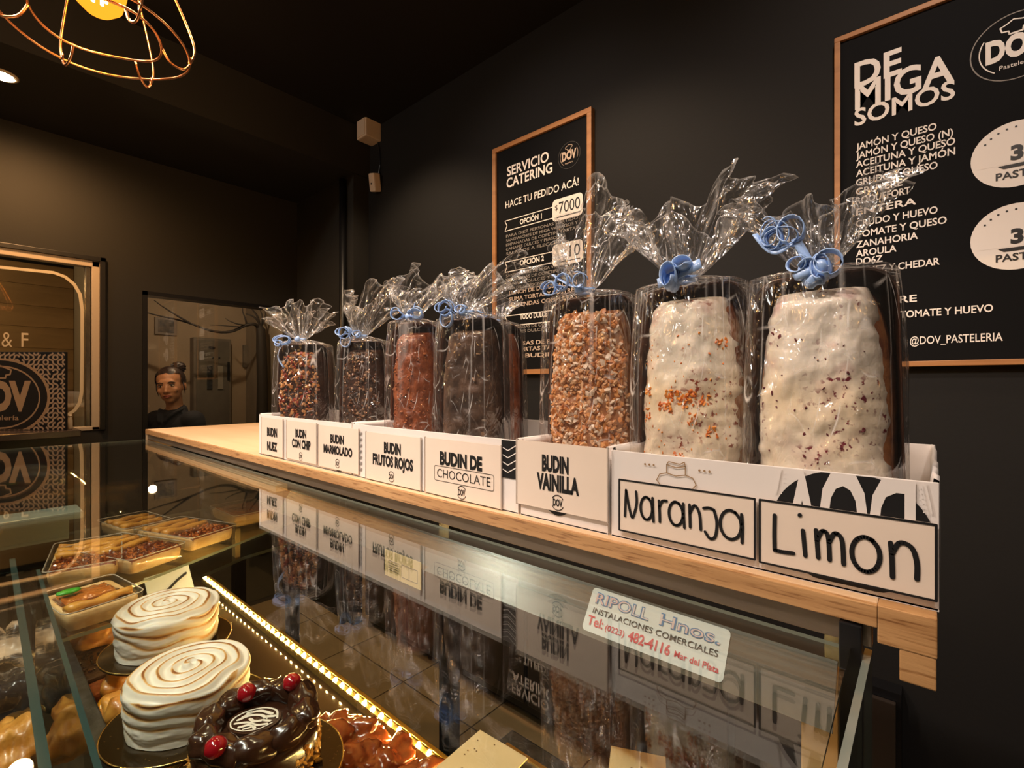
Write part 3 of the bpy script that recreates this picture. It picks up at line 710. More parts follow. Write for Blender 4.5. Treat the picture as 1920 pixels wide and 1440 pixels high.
# ------------------------------------------------------------------ labels
def label(px0, px1, z0, z1, lab, lines, border=False, logo_=True, lean=0, y=.4435, nm='cake_label', box=None):
    p = at(px0, 800, Y=y).x; q = at(px1, 800, Y=y).x
    t = thing(nm, lab, 'label', ((p+q)/2, y, z0), 0, 'name cards along the shelf front'); w = (q-p)/2; h = z1-z0
    t.rotation_euler = (lean, 0, 0)
    b = nb(); bx(b, (-w, -.0008, 0), (w, 0, h)); obj('label_card', b, LABEL, t)
    fr = Fr((0, -.0008, 0)); b = nb()
    for s, a0, a1, base, cap, off in lines: text(b, fr, s, -w+2*w*a0, -w+2*w*a1, h*base, h*cap, off, .0004)
    if logo_:
        lx, lz, r = logo_ if isinstance(logo_, tuple) else (.5, .17, .10)
        lx = -w+2*w*lx; lz *= h; r *= h
        text(b, fr, 'DOV', lx-r*.85, lx+r*.85, lz-r*.5, r*1.0, .03, .0004); stroke(b, fr, ell(lx, lz, r*1.1, r*1.1, 30, 150, 14), r*.14, .0004, caps=False); stroke(b, fr, ell(lx, lz, r*1.1, r*1.1, 205, 335, 14), r*.12, .0004, caps=False)
    if box:
        x0, z0_, x1, z1_ = box; stroke(b, fr, rr(-w+2*w*x0, h*z0_, -w+2*w*x1, h*z1_, h*.04), h*.008, .0004, closed=True, caps=False)
    if border:
        for a, c in (((-w, 0), (w, 0)), ((w, 0), (w, h)), ((w, h), (-w, h)), ((-w, h), (-w, 0))):
            stroke(b, fr, [(a[0]*.992, a[1]*.98+.0004), (c[0]*.992, c[1]*.98+.0004)], .0017, .0004)
    obj('label_print', b, INK, t)
    # clear sleeve edges
    if not border:
        b = nb(); bx(b, (-w-.0012, -.0016, -.001), (-w, .0004, h+.001)); bx(b, (w, -.0016, -.001), (w+.0012, .0004, h+.001)); obj('sleeve_edge', b, mat('clear_plastic', (.55, .47, .40), .15, coat=1), t)
    return t, fr, w, h
B = .05
label(491, 531, -.154, -.074, 'small cream label reading BUDIN NUEZ, farthest left on the shelf', (('BUDIN', .28, .75, .52, .21, B), ('NUEZ', .28, .75, .14, .21, B)), logo_=False)
label(538, 594, -.152, -.0745, 'cream label reading BUDIN CON CHIP, second from the far left', (('BUDIN', .32, .68, .60, .19, B), ('CON CHIP', .20, .82, .33, .20, B)), logo_=(.5, .12, .09))
label(598, 673, -.153, -.0765, 'cream label reading BUDIN MARMOLADO beside the red fruit label', (('BUDIN', .32, .66, .62, .18, B), ('MARMOLADO', .14, .86, .36, .18, B)), logo_=(.5, .15, .09))
label(687, 789, -.156, -.0790, 'cream label reading BUDIN FRUTOS ROJOS between the marbled and chocolate labels', (('BUDIN', .36, .67, .62, .20, B), ('FRUTOS ROJOS', .14, .88, .35, .20, B)), logo_=(.50, .15, .095))
label(798, 940, -.156, -.0770, 'cream label reading BUDIN DE CHOCOLATE with the last word boxed', (('BUDIN DE', .22, .78, .56, .21, B), ('CHOCOLATE', .18, .88, .32, .15, -.006)), logo_=(.52, .13, .10), box=(.14, .26, .92, .52))
label(970, 1139, -.1435, -.0670, 'cream label reading BUDIN VAINILLA, on the tray in front of the sugar-crusted loaf', (('BUDIN', .31, .61, .58, .22, B), ('VAINILLA', .25, .72, .30, .22, B)), logo_=(.49, .13, .10), y=.4425)
# handwritten labels
def hand(t, fr, w, h, strokes, wd_):
    b = nb()
    for s in strokes: stroke(b, fr, [(-w+2*w*x, h*y) for x, y in smooth2(s)], wd_, .0006)
    obj('handwriting', b, INK, t)
def smooth2(pts, n=6):
    if len(pts) < 3: return pts
    out = []
    for i in range(len(pts)-1):
        p0 = pts[max(i-1, 0)]; p1 = pts[i]; p2 = pts[i+1]; p3 = pts[min(i+2, len(pts)-1)]
        for k in range(n):
            t = k/n
            out.append(tuple(.5*((2*p1[j])+(-p0[j]+p2[j])*t+(2*p0[j]-5*p1[j]+4*p2[j]-p3[j])*t*t+(-p0[j]+3*p1[j]-3*p2[j]+p3[j])*t**3) for j in (0, 1)))
    out.append(pts[-1]); return out
def orow(cx, cy, rx, ry, a0=60, a1=425):
    return [(cx+rx*math.cos(math.radians(a0+(a1-a0)*k/10)), cy+ry*math.sin(math.radians(a0+(a1-a0)*k/10))) for k in range(11)]
t, fr, w, h = label(1161, 1417, -.1490, -.0965, 'wide card with a black border and handwritten Naranja, beside the Limon card', (), border=True, logo_=False, y=.4425, nm='handwritten_label')
hand(t, fr, w, h, [[(.055, .30), (.060, .55), (.065, .80)], [(.065, .80), (.085, .55), (.115, .30), (.14, .42), (.155, .60), (.15, .80)],
                   orow(.235, .52, .047, .21), [(.285, .73), (.288, .50), (.292, .30)],
                   [(.335, .70), (.340, .50), (.342, .32)], [(.338, .58), (.36, .70), (.395, .72)],
                   orow(.465, .52, .052, .21), [(.52, .72), (.522, .50), (.528, .30)],
                   [(.565, .72), (.568, .50), (.570, .33)], [(.568, .58), (.60, .72), (.635, .60), (.645, .32)],
                   [(.665, .70), (.70, .72), (.735, .70)], [(.735, .70), (.755, .50), (.745, .26), (.71, .20), (.675, .30)],
                   orow(.845, .50, .068, .24), [(.915, .70), (.920, .50), (.918, .24)]], .0027)
t, fr, w, h = label(1424, 1757, -.1500, -.0965, 'wide card with a black border and handwritten Limon at the right end of the shelf', (), border=True, logo_=False, y=.4425, nm='handwritten_label')
hand(t, fr, w, h, [[(.105, .78), (.103, .50), (.105, .24)], [(.105, .24), (.16, .24), (.225, .25)],
                   [(.285, .62), (.292, .45), (.300, .25)], [(.265, .84), (.267, .845)],
                   [(.365, .66), (.372, .45), (.378, .26)], [(.370, .50), (.40, .66), (.435, .60), (.445, .26)], [(.443, .52), (.475, .66), (.515, .58), (.525, .24)],
                   orow(.645, .44, .075, .24), [(.775, .66), (.782, .45), (.785, .20)], [(.780, .50), (.82, .68), (.88, .64), (.905, .45), (.905, .24)]], .0032)
# ================================================================== wrapped loaf cakes
MOLD = mat('brown_baking_paper', (.10, .035, .016), .35, var=.5, vscale=30, col2=(.022, .010, .006), coat=.5)
MOLDR = mat('reddish_baking_paper', (.16, .05, .02), .38, var=.5, vscale=40, col2=(.05, .02, .01))
RIB = mat('blue_ribbon', (.34, .52, .86), .30, spec=.7, sss=0)
RIBD = mat('dark_blue_ribbon', (.03, .12, .45), .3)
def icing_mat(name, base, patch, dots, zest=None):
    if name in MC: return MC[name]
    m = bpy.data.materials.new(name); m.use_nodes = True; nt = m.node_tree; N = nt.nodes; L = nt.links
    b = N['Principled BSDF']; b.inputs['Roughness'].default_value = .22; b.inputs['Coat Weight'].default_value = .6
    b.inputs['Subsurface Weight'].default_value = .15; b.inputs['Subsurface Radius'].default_value = (.004, .003, .002)
    tc = N.new('ShaderNodeTexCoord')
    cur = None
    def layer(scale, lo, hi, col, prev, detail=4, gate=None):
        n = N.new('ShaderNodeTexNoise'); n.inputs['Scale'].default_value = scale; n.inputs['Detail'].default_value = detail
        mp = N.new('ShaderNodeMapping'); mp.inputs['Location'].default_value = (scale, 3, 1); L.new(tc.outputs['Object'], mp.inputs[0]); L.new(mp.outputs[0], n.inputs['Vector'])
        r = N.new('ShaderNodeValToRGB'); r.color_ramp.elements[0].position = lo; r.color_ramp.elements[1].position = hi; L.new(n.outputs[0], r.inputs[0])
        f = r.outputs[0]
        if gate:
            g = N.new('ShaderNodeTexNoise'); g.inputs['Scale'].default_value = gate; g.inputs['Detail'].default_value = 2; L.new(mp.outputs[0], g.inputs['Vector'])
            gr = N.new('ShaderNodeValToRGB'); gr.color_ramp.elements[0].position = .52; gr.color_ramp.elements[1].position = .60; L.new(g.outputs[0], gr.inputs[0])
            mm = N.new('ShaderNodeMath'); mm.operation = 'MULTIPLY'; L.new(f, mm.inputs[0]); L.new(gr.outputs[0], mm.inputs[1]); f = mm.outputs[0]
        mx = N.new('ShaderNodeMix'); mx.data_type = 'RGBA'; L.new(f, mx.inputs[0])
        if isinstance(prev, tuple): mx.inputs[6].default_value = (*prev, 1)
        else: L.new(prev, mx.inputs[6])
        mx.inputs[7].default_value = (*col, 1); return mx.outputs[2]
    c = layer(26, .53, .70, patch, base, 3)
    c = layer(9, .5, .7, (base[0]*.97, base[1]*.88, base[2]*.72), c, 2)
    c = layer(210, .56, .64, dots, c, 2, gate=24)
    L.new(c, b.inputs['Base Color'])
    n = N.new('ShaderNodeTexNoise'); n.inputs['Scale'].default_value = 90; n.inputs['Detail'].default_value = 4; L.new(tc.outputs['Object'], n.inputs['Vector'])
    u = N.new('ShaderNodeBump'); u.inputs['Strength'].default_value = .35; u.inputs['Distance'].default_value = .003; L.new(n.outputs[0], u.inputs['Height']); L.new(u.outputs[0], b.inputs['Normal'])
    MC[name] = m; return m
def ribbon(bm, pts, wd, ref=(0, 1, 0), mi=0):
    """flat ribbon strip along a path, width along `ref` blended with the local binormal"""
    pts = [Vector(p) for p in pts]; rows = []; ref = Vector(ref).normalized()
    for i, p in enumerate(pts):
        t = (pts[min(i+1, len(pts)-1)]-pts[max(i-1, 0)]).normalized()
        s = ref-t*ref.dot(t)
        if s.length < .05: s = Vector((1, 0, 0))-t*t.x
        s.normalize(); n = t.cross(s).normalized()*.0004
        rows.append([p-s*wd/2+n, p+s*wd/2+n, p+s*wd/2-n, p-s*wd/2-n])
    grid(bm, rows, mi, True, True)
def bow(par, z, seed, style):
    rnd = random.Random(seed); b = nb()
    c = Vector((0, -.032, z))
    # knot band
    ribbon(b, [(.0125*math.cos(a),   .0105*math.sin(a)-.023, z+.001*math.sin(a*2)) for a in [2*PI*k/16 for k in range(17)]], .006, (0, 0, 1))
    ico(b, c+Vector((0, -.004, 0)), (.006, .0045, .0065), 2, jit=.3)
    def loop(cx, cz, rx, rz, turns=1.0, dy=-.012, tw=0, w=.0048, a0=0):
        n = int(16*turns)
        pts = [c+Vector((cx-rx*math.cos(a0)+rx*math.cos(a0+2*PI*turns*k/n), dy*(k/n)-.003, cz+rz*math.sin(a0+2*PI*turns*k/n))) for k in range(n+1)]
        ribbon(b, pts, w, (rnd.uniform(-.3, .3), 1, rnd.uniform(-.4, .4)))
    if style == 'left_curls':
        loop(-.030, .004, .009, .009, 1.5); loop(-.012, .010, .010, .011, 1.2); loop(.010, .010, .009, .009, 1.3); loop(-.020, .002, .014, .006, 1.0)
        ribbon(b, [c+Vector((-.003-.034*k/8, -.006, .002+.020*(k/8)**1.3)) for k in range(9)], .0045, (0, 1, .6))
    elif style == 'roll':
        loop(.0, .0, .007, .012, 2.0, -.018, w=.016); loop(.012, .012, .008, .006, 1.0, w=.013)
        ribbon(b, [c+Vector((-.022+.044*k/8, -.008, -.004+.014*k/8)) for k in range(9)], .011, (0, .25, 1))
    elif style == 'big_curls':
        for q in range(5): loop(-.022+rnd.uniform(-.005, .005), .030+rnd.uniform(-.004, .006), rnd.uniform(.007, .013), rnd.uniform(.008, .014), 1.3, a0=rnd.uniform(0, 3), w=.006)
        for q in range(4): loop(rnd.uniform(-.004, .006), rnd.uniform(-.010, .004), rnd.uniform(.006, .010), rnd.uniform(.006, .011), 1.3, a0=rnd.uniform(0, 6), w=.008)
        ribbon(b, [c+Vector((-.014-.030*k/10, -.010, .022-.012*math.sin(PI*k/10)+.014*k/10)) for k in range(11)], .005, (0, .6, 1))
        ribbon(b, [c+Vector((-.012*k/6, -.008, .026*k/6)) for k in range(7)], .007, (1, .4, .2))
        for s in ((.002, -.012), (-.004, -.006), (.006, -.002)): ico(b, c+Vector((s[0], -.010, s[1])), (.008, .005, .008), 2, jit=.5)
    elif style == 'puff':
        for sx in (-1, 1):
            loop(sx*.006, .003, sx*.012, .008, 1.0, a0=PI, w=.009); loop(sx*.010, .006, sx*.010, .010, 1.0, a0=PI, w=.008)
        ribbon(b, [c+Vector((.010+.006*k/6, -.008, .004+.020*k/6)) for k in range(7)], .004, (0, 1, .6))
    elif style == 'trail':
        for q in range(3): loop(-.018+rnd.uniform(-.004, .004), -.004+rnd.uniform(-.004, .004), .020, .010, 1.1, a0=rnd.uniform(0, 1), w=.006)
        ribbon(b, [c+Vector((-.028-.014*math.sin(PI*k/12), -.010, -.010-.055*k/12)) for k in range(13)], .004, (0, .6, 1))
        loop(-.034, -.010, .008, .007, 1.2, w=.006)
    else:
        loop(-.014, .006, .013, .012, 1.2, w=.006); loop(-.012, -.010, .012, .014, 1.1, w=.007); loop(-.022, .008, .012, .008, 1.0, w=.005); loop(.006, .004, .008, .006, 1, w=.005)
    return obj('ribbon_bow', b, RIB, par, True)
def wz(f):
    return 1-.30*max(0, (f-.45)/.55)**2.4-.04*max(0, (.25-f)/.25)
def sup(a, b_, th_, n=3.2):
    c, s = math.cos(th_), math.sin(th_)
    return a*math.copysign(abs(c)**(2/n), c), b_*math.copysign(abs(s)**(2/n), s)
def bag(par, w, d, hb, hn, seed, fan=.075, lean=(0, 0), tall=.075, wings=3, asym=0, squash=.5, ny=-.022):
    """cellophane bag: body, gathered neck at hn, ruffled flare above"""
    rnd = random.Random(seed); NU, rows = 200, []
    off = Vector((seed*7.3, seed*1.7, 0)); nl = 22
    for i in range(nl+1):
        f = i/nl; z = hb*f
        row = []
        for j in range(NU):
            th_ = 2*PI*j/NU; x, y = sup(w, d, th_, 4)
            nz = noise.noise(Vector((x*26, y*26, z*15))+off); n2 = 1-abs(noise.noise(Vector((x*40, y*40, z*20))+off))
            k = (.0022*nz+.0016*(n2-.8))*min(1, f*6)
            pinch = 1-.02*f-.09*f**5
            row.append((x*pinch*(1+k*9), y*pinch*(1+k*9), z))
        rows.append(row)
    nk = 12; rx, ry = .0095, .0085
    for i in range(1, nk+1):
        f = i/nk; z = hb+(hn-hb)*(1-(1-f)**1.5); e = f**1.15; row = []
        for j in range(NU):
            th_ = 2*PI*j/NU; x, y = sup(w*.89, d*.89, th_, 4-1.8*f)
            pl = 1+(.085*math.sin(th_*17+seed+2*noise.noise(Vector((th_*2, f*3, seed))))+.05*math.sin(th_*31+seed*2))*math.sin(PI*min(1, f*.85))
            cx, cy = rx*math.cos(th_), ry*math.sin(th_)
            row.append(((x*(1-e)+cx*e)*pl, (y*(1-e)+cy*e)*pl+ny*e, z))
        rows.append(row)
    nf = 20
    ph = [rnd.uniform(0, 6.28) for _ in range(6)]
    for i in range(1, nf+1):
        f = i/nf; row = []
        for j in range(NU):
            th_ = 2*PI*j/NU
            R = .010+fan*(f**.72)*(1+.20*math.sin(th_*wings+ph[0])+.08*math.sin(th_*5+ph[1]))
            ruf = 1+f**.5*(.17*math.sin(th_*11+ph[2]+1.2*f)+.11*math.sin(th_*19+ph[3]-f)+.06*math.sin(th_*29+ph[4]))
            x = R*ruf*math.cos(th_)*(1+asym*math.copysign(1, math.cos(th_))*f*.5); y = R*ruf*math.sin(th_)*squash
            top = tall*(1+.30*math.sin(th_*wings+ph[5])+.14*math.sin(th_*7+ph[1])+.10*noise.noise(Vector((th_*3, seed, 0))))
            z = hn+top*f*(1-.25*(R*abs(math.cos(th_))/(fan+.01))*f)
            nv = noise.noise_vector(Vector((x*38, y*38, z*38))+off)*(.007*f)
            nv2 = noise.noise_vector(Vector((x*95, y*95, z*70))+off)*(.0032*f)
            row.append((x+lean[0]*f*f+nv.x+nv2.x, y+ny+lean[1]*f*f+nv.y+nv2.y, z+nv.z+nv2.z))
        rows.append(row)
    b = nb(); fl = b.verts.layers.float.new('fold_glint'); V = grid(b, rows, 0, True); b.verts.ensure_lookup_table(); b.faces.new([v for v in b.verts[:NU]][::-1])
    cols = {}  # columns, rim and neck whitened in the colour as highlight streaks
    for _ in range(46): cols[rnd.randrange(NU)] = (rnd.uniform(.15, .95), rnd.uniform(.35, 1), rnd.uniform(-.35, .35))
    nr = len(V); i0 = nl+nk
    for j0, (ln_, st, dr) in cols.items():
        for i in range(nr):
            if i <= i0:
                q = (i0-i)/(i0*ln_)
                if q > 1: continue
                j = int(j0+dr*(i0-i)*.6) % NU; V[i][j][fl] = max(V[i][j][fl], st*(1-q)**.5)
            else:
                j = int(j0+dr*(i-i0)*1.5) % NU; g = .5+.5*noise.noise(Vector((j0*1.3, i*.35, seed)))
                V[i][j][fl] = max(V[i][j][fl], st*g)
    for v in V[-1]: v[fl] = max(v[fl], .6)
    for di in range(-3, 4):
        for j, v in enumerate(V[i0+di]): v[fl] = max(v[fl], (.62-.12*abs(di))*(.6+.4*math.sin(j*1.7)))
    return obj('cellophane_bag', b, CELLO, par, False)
def mold(par, w, hl, yb, yf, m=None, curl=.004):
    """open paper baking case standing on end; opening faces -Y"""
    b = nb(); k = .0012; fl = .007
    def ring(y, g, inner):
        s = -k if inner else 0; n = 9; r = .024; W, z0, z1 = w+g+s, .002-s, hl+g+s; pts = []
        for cx, cz, a in ((W-r, z0+r, -90), (W-r, z1-r, 0), (-W+r, z1-r, 90), (-W+r, z0+r, 180)):
            pts += [(cx+r*math.cos(math.radians(a+90*q/n)), y, cz+r*math.sin(math.radians(a+90*q/n))) for q in range(n+1)]
        return [(x*(1-.10*max(0, z/hl)**3), yy, z) for x, yy, z in pts]
    rows = [ring(yb, 0, False)]
    for i in range(1, 7):
        f = i/6; rg = ring(yb+(yf-yb)*f, fl*f, False); rows.append([(x+.0012*noise.noise(Vector((x*60, z*40, f))), y+.0015*noise.noise(Vector((x*50, z*50, 3))) if i == 6 else y, z) for x, y, z in rg])
    last = rows[-1]; rows.append([(x*.985, y-.0006, z if z < hl else z-.0015) for x, y, z in last])
    for i in range(5, -1, -1): rows.append(ring(yb+(yf-yb)*i/6+(k if i == 0 else 0), fl*i/6, True))
    grid(b, rows, 0, True, True)
    bmesh.ops.recalc_face_normals(b, faces=b.faces)
    return obj('baking_mold', b, m or MOLD, par, True)
def loaf(par, w, hl, yb, yd, m, seed, lump=.0025, lsc=45, name='cake'):
    """cake body: flat back inside the mold, domed crust facing -Y (yd = dome peak)"""
    b = nb(); off = Vector((seed*3.1, 0, seed)); rows = []; nz, nx = 46, 30
    for i in range(nz+1):
        f = i/nz; z = .006+(hl-.012)*f; e = min(1, math.sin(PI*f)*6)**.5; row = []
        for j in range(nx+1):
            u = -1+2*j/nx; prof = (1-abs(u)**2.6)**.5*e
            x = w*u*(.90+.10*e)*wz(f); y = yb*.2+(yd-yb*.2)*prof
            n = noise.noise(Vector((x*lsc, z*lsc, 0))+off)+.5*noise.noise(Vector((x*lsc*2.3, z*lsc*2.3, 5))+off)
            row.append((x+.0015*noise.noise(Vector((z*60, u, seed))), y-lump*n*(.3+prof), z))
        rows.append(row)
    rows = [[(x, yb, z) for x, y, z in r[:1]]+r+[(r[-1][0], yb, r[-1][2])] for r in rows]
    grid(b, rows, 0, False)
    bmesh.ops.recalc_face_normals(b, faces=b.faces)
    return obj(name, b, m, par, True), rows
def topping(par, rows, n, size, mats, seed, name, flat=.5, z0=0, z1=1, u0=.08, u1=.92, jit=.5, sub=1):
    """hundreds of small crumbs or nuts pressed into the crust, one uncountable part"""
    rnd = random.Random(seed); b = nb(); mi = 0
    tmp = bmesh.new(); bmesh.ops.create_icosphere(tmp, subdivisions=sub, radius=1)
    base = [v.co.copy() for v in tmp.verts]; fcs = [[v.index for v in f.verts] for f in tmp.faces]; tmp.free()
    for k in range(n):
        i = rnd.uniform(z0, z1)*(len(rows)-2); j = 1+rnd.uniform(u0, u1)*(len(rows[0])-4)
        p = Vector(rows[int(i)][int(j)]).lerp(Vector(rows[int(i)+1][int(j)+1]), rnd.random())
        s = size*rnd.uniform(.55, 1.35); R = Euler((rnd.uniform(0, 6), rnd.uniform(0, 6), rnd.uniform(0, 6))).to_matrix()
        sc = (s*rnd.uniform(.8, 1.5), s*rnd.uniform(.5, 1)*flat*1.6, s*rnd.uniform(.6, 1)); mi = rnd.randrange(len(mats))
        vs = []
        for v in base:
            q = 1+jit*(rnd.random()-.5)
            vs.append(b.verts.new(p+R @ Vector((v.x*sc[0]*q, v.y*sc[1]*q, v.z*sc[2]*q))))
        for f in fcs:
            g = b.faces.new([vs[a] for a in f]); g.material_index = mi
    o = obj(name, b, mats, par, False); o['kind'] = 'stuff'; return o
CK = dict(
    dark=mat('dark_crust', (.060, .022, .010), .45, var=.6, vscale=40, bump=.5, bscale=120),
    red=mat('red_brown_crust', (.36, .095, .025), .42, col2=(.16, .035, .01), vscale=55, bump=.6, bscale=110, coat=.3),
    choc=mat('chocolate_crust', (.11, .055, .028), .5, col2=(.022, .010, .005), vscale=22, bump=.6, bscale=90, coat=.4),
    gold=mat('golden_crust', (.46, .20, .07), .5, col2=(.26, .09, .03), vscale=30, bump=.5, bscale=120),
    sponge=mat('sponge_crust', (.42, .17, .05), .6, col2=(.18, .05, .015), vscale=40, bump=.5, bscale=120))
def pack(px, y, yaw, lab, seed, kind, w=.050, d=.046, hb=.235, hn=.268, style='puff', z=0, **kw):
    x = at(px, 700, Y=y).x
    t = thing('wrapped_loaf_cake', lab, 'loaf cake', (x, y, ZS+.002+z), math.radians(yaw), 'film-wrapped loaf cakes on the oak shelf')
    yb, yf = d*.62, -d*.18
    mold(t, w-.006, hb-.004, yb, yf, MOLDR if kind in ('red',) else MOLD)
    wl, hl, yd = w-.0075, hb-.008, -d*.80
    if kind in ('lemon', 'orange'):
        o, rows = loaf(t, wl, hl, yb-.003, yd*.80, CK['sponge'], seed)
        im = icing_mat('lemon_icing', (.94, .86, .74), (.60, .38, .37), (.20, .02, .035)) if kind == 'lemon' else icing_mat('orange_icing', (.94, .86, .72), (.64, .44, .37), (.30, .06, .03))
        b = nb(); rw = []; off = Vector((seed, 9, 2)); NZ, NX = 84, 54
        for i in range(NZ+1):
            f = i/NZ; zz = .004+(hl-.010)*f; e = min(1, math.sin(PI*min(1, f*.97+.015))*5)**.5; row = []
            for j in range(NX+1):
                u = -1+2*j/NX; prof = (1-abs(u)**3.0)**.5*e; side = 1 if u > 0 else -1
                ew = wl*wz(f)*(.95+.07*noise.noise(Vector((zz*34, side*5, seed)))+.045*noise.noise(Vector((zz*110, side*5, seed))))
                n = noise.noise(Vector((u*wl*30, zz*30, 0))+off)+.6*noise.noise(Vector((u*wl*75, zz*75, 5))+off)+.35*abs(noise.noise(Vector((u*wl*160, zz*140, 5))+off))
                row.append((ew*u, yf*.1+(yd-yf*.1)*prof-.0040*n*(.35+.65*prof)-.001, zz))
            rw.append([(row[0][0]*.96, yf*.1+.006, zz)]+row+[(row[-1][0]*.96, yf*.1+.006, zz)])
        grid(b, rw); bmesh.ops.recalc_face_normals(b, faces=b.faces); obj('icing', b, im, t, True)
        if kind == 'orange':
            rq = random.Random(11)
            for q in range(16):
                zz, uu = rq.uniform(.12, .80), rq.uniform(.06, .9)
                if q < 4: zz, uu = ((.52, .30), (.57, .38), (.55, .50), (.30, .42))[q]
                topping(t, rw, 12 if q > 3 else 26, .0021, [mat('orange_zest', (.80, .28, .02), .4), mat('deep_orange_zest', (.75, .18, .01), .4)], seed*50+q, 'zest_cluster', .35, zz, zz+.045, uu, uu+(.10 if q > 3 else .16))
        if kind == 'orange': topping(t, rw, 90, .0013, [mat('orange_zest', (.80, .28, .02), .4), mat('deep_orange_zest', (.75, .18, .01), .4)], seed, 'orange_zest', .4, .10, .85, .04, .96)
        else: topping(t, rw, 60, .0016, [mat('berry_bits', (.14, .012, .02), .35)], seed, 'berry_bits', .4, .05, .9)
    else:
        m = CK[{'nut': 'dark', 'chip': 'dark', 'red': 'red', 'choc': 'choc', 'crumb': 'gold', 'redback': 'red'}[kind]]
        o, rows = loaf(t, wl, hl, yb-.003, yd, m, seed, .0045 if kind in ('red', 'choc', 'redback') else .003, 60 if kind in ('red', 'redback') else 38)
        if kind == 'nut': topping(t, rows, 640, .0042, [mat('roast_nut', (.42, .17, .05), .3, coat=.6), mat('dark_raisin', (.05, .015, .01), .2, coat=.8), mat('pale_nut', (.50, .26, .10), .3, coat=.6), mat('red_candied_fruit', (.25, .04, .02), .2, coat=1)], seed, 'nut_topping', .7)
        if kind == 'chip': topping(t, rows, 520, .0030, [mat('dark_chip', (.035, .018, .012), .3, coat=.5), mat('brown_chip', (.15, .055, .02), .35, coat=.4), mat('dark_chip', (.03, .01, .01)), mat('pale_chip', (.30, .17, .09), .4)], seed, 'chip_topping', .7)
        if kind == 'crumb': topping(t, rows, 1700, .0036, [mat('golden_crumb', (.68, .31, .10), .4), mat('sugar_crumb', (.78, .46, .24), .4), mat('toasted_crumb', (.58, .22, .06), .4), mat('sugar_crystal', (.80, .64, .48), .35)], seed, 'sugar_crumbs', .5, u0=0, u1=1, jit=.8)
        if kind == 'red': topping(t, rows, 160, .0028, [MC['red_brown_crust'], mat('glazed_bit', (.42, .13, .04), .25, coat=1)], seed, 'crust_lumps', .5)
        if kind == 'choc': topping(t, rows, 26, .0034, [mat('cocoa_dust', (.20, .14, .09), .6), mat('pale_chip', (.3, .2, .1), .4)], seed, 'crust_lumps', .4)
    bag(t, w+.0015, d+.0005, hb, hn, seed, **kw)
    bow(t, hn, seed, style)
    return t
pack(572, .532, 38, 'loaf cake crusted with nuts and fruit in clear film, farthest left of the row', 1, 'nut', w=.064, d=.050, hb=.246, hn=.258, style='trail', fan=.056, tall=.080, wings=2)
pack(686, .560, 34, 'narrow dark loaf with chocolate chips in clear film, second from the left', 2, 'chip', w=.055, d=.048, hb=.242, hn=.254, style='loops', fan=.048, tall=.095, lean=(.030, 0), wings=3)
pack(782, .550, 26, 'red-brown marbled loaf in clear film with a puffy blue bow, above the red fruit label', 3, 'red', w=.050, d=.048, hb=.264, hn=.274, style='puff', fan=.050, tall=.075, lean=(.045, 0), wings=2)
pack(888, .535, 18, 'dark chocolate loaf in clear film above the boxed chocolate label', 4, 'choc', w=.058, d=.048, hb=.256, hn=.266, style='puff2', fan=.055, tall=.070, lean=(.050, 0), wings=2)
pack(934, .648, 24, 'red-brown loaf in clear film tucked behind the dark chocolate loaf', 5, 'redback', w=.050, d=.040, hb=.262, hn=.268, style='loops', fan=.040, tall=.040)
pack(1112, .525, 6, 'loaf cake crusted with golden sugar crumbs in clear film, above the vanilla label', 6, 'crumb', w=.062, d=.048, hb=.262, hn=.270, style='left_curls', fan=.052, tall=.092, lean=(.020, 0), wings=2)
pack(1300, .515, 0, 'white iced loaf with orange zest in clear film, above the Naranja card', 7, 'orange', w=.0605, d=.048, hb=.258, hn=.264, style='roll', fan=.058, tall=.088, lean=(.0, 0), wings=2)
pack(1541, .513, -3, 'white iced loaf with dark berry bits in clear film, rightmost of the row', 8, 'lemon', w=.0595, d=.050, hb=.252, hn=.256, style='big_curls', fan=.046, tall=.074, lean=(-.006, 0), wings=2)
# ================================================================== pastries
def attrmat(name, c0, c1, rough=.4, c2=None, sss=.1, coat=0, bump=.2, bscale=80):
    if name in MC: return MC[name]
    m = bpy.data.materials.new(name); m.use_nodes = True; nt = m.node_tree; N = nt.nodes; L = nt.links
    b = N['Principled BSDF']; b.inputs['Roughness'].default_value = rough; b.inputs['Coat Weight'].default_value = coat
    b.inputs['Subsurface Weight'].default_value = sss; b.inputs['Subsurface Radius'].default_value = (.006, .004, .002)
    a = N.new('ShaderNodeAttribute'); a.attribute_name = 'toast'
    r = N.new('ShaderNodeValToRGB'); L.new(a.outputs['Fac'], r.inputs[0])
    r.color_ramp.elements[0].position = .30; r.color_ramp.elements[1].position = 1.0
    r.color_ramp.elements[0].color = (*c0, 1); r.color_ramp.elements[1].color = (*c1, 1)
    if c2:
        e = r.color_ramp.elements.new(.6); e.color = (*c2, 1)
    L.new(r.outputs[0], b.inputs['Base Color'])
    tc = N.new('ShaderNodeTexCoord'); n = N.new('ShaderNodeTexNoise'); n.inputs['Scale'].default_value = bscale; L.new(tc.outputs['Object'], n.inputs['Vector'])
    u = N.new('ShaderNodeBump'); u.inputs['Strength'].default_value = bump; u.inputs['Distance'].default_value = .003; L.new(n.outputs[0], u.inputs['Height']); L.new(u.outputs[0], b.inputs['Normal'])
    MC[name] = m; return m
MER = attrmat('torched_meringue', (.88, .83, .74), (.28, .09, .02), .38, (.80, .48, .18), .15, 0, .35, 60)
GOLDR = mat('gold_rim', (.80, .55, .18), .22, 1)
ZD, ZB = -.56, -.478
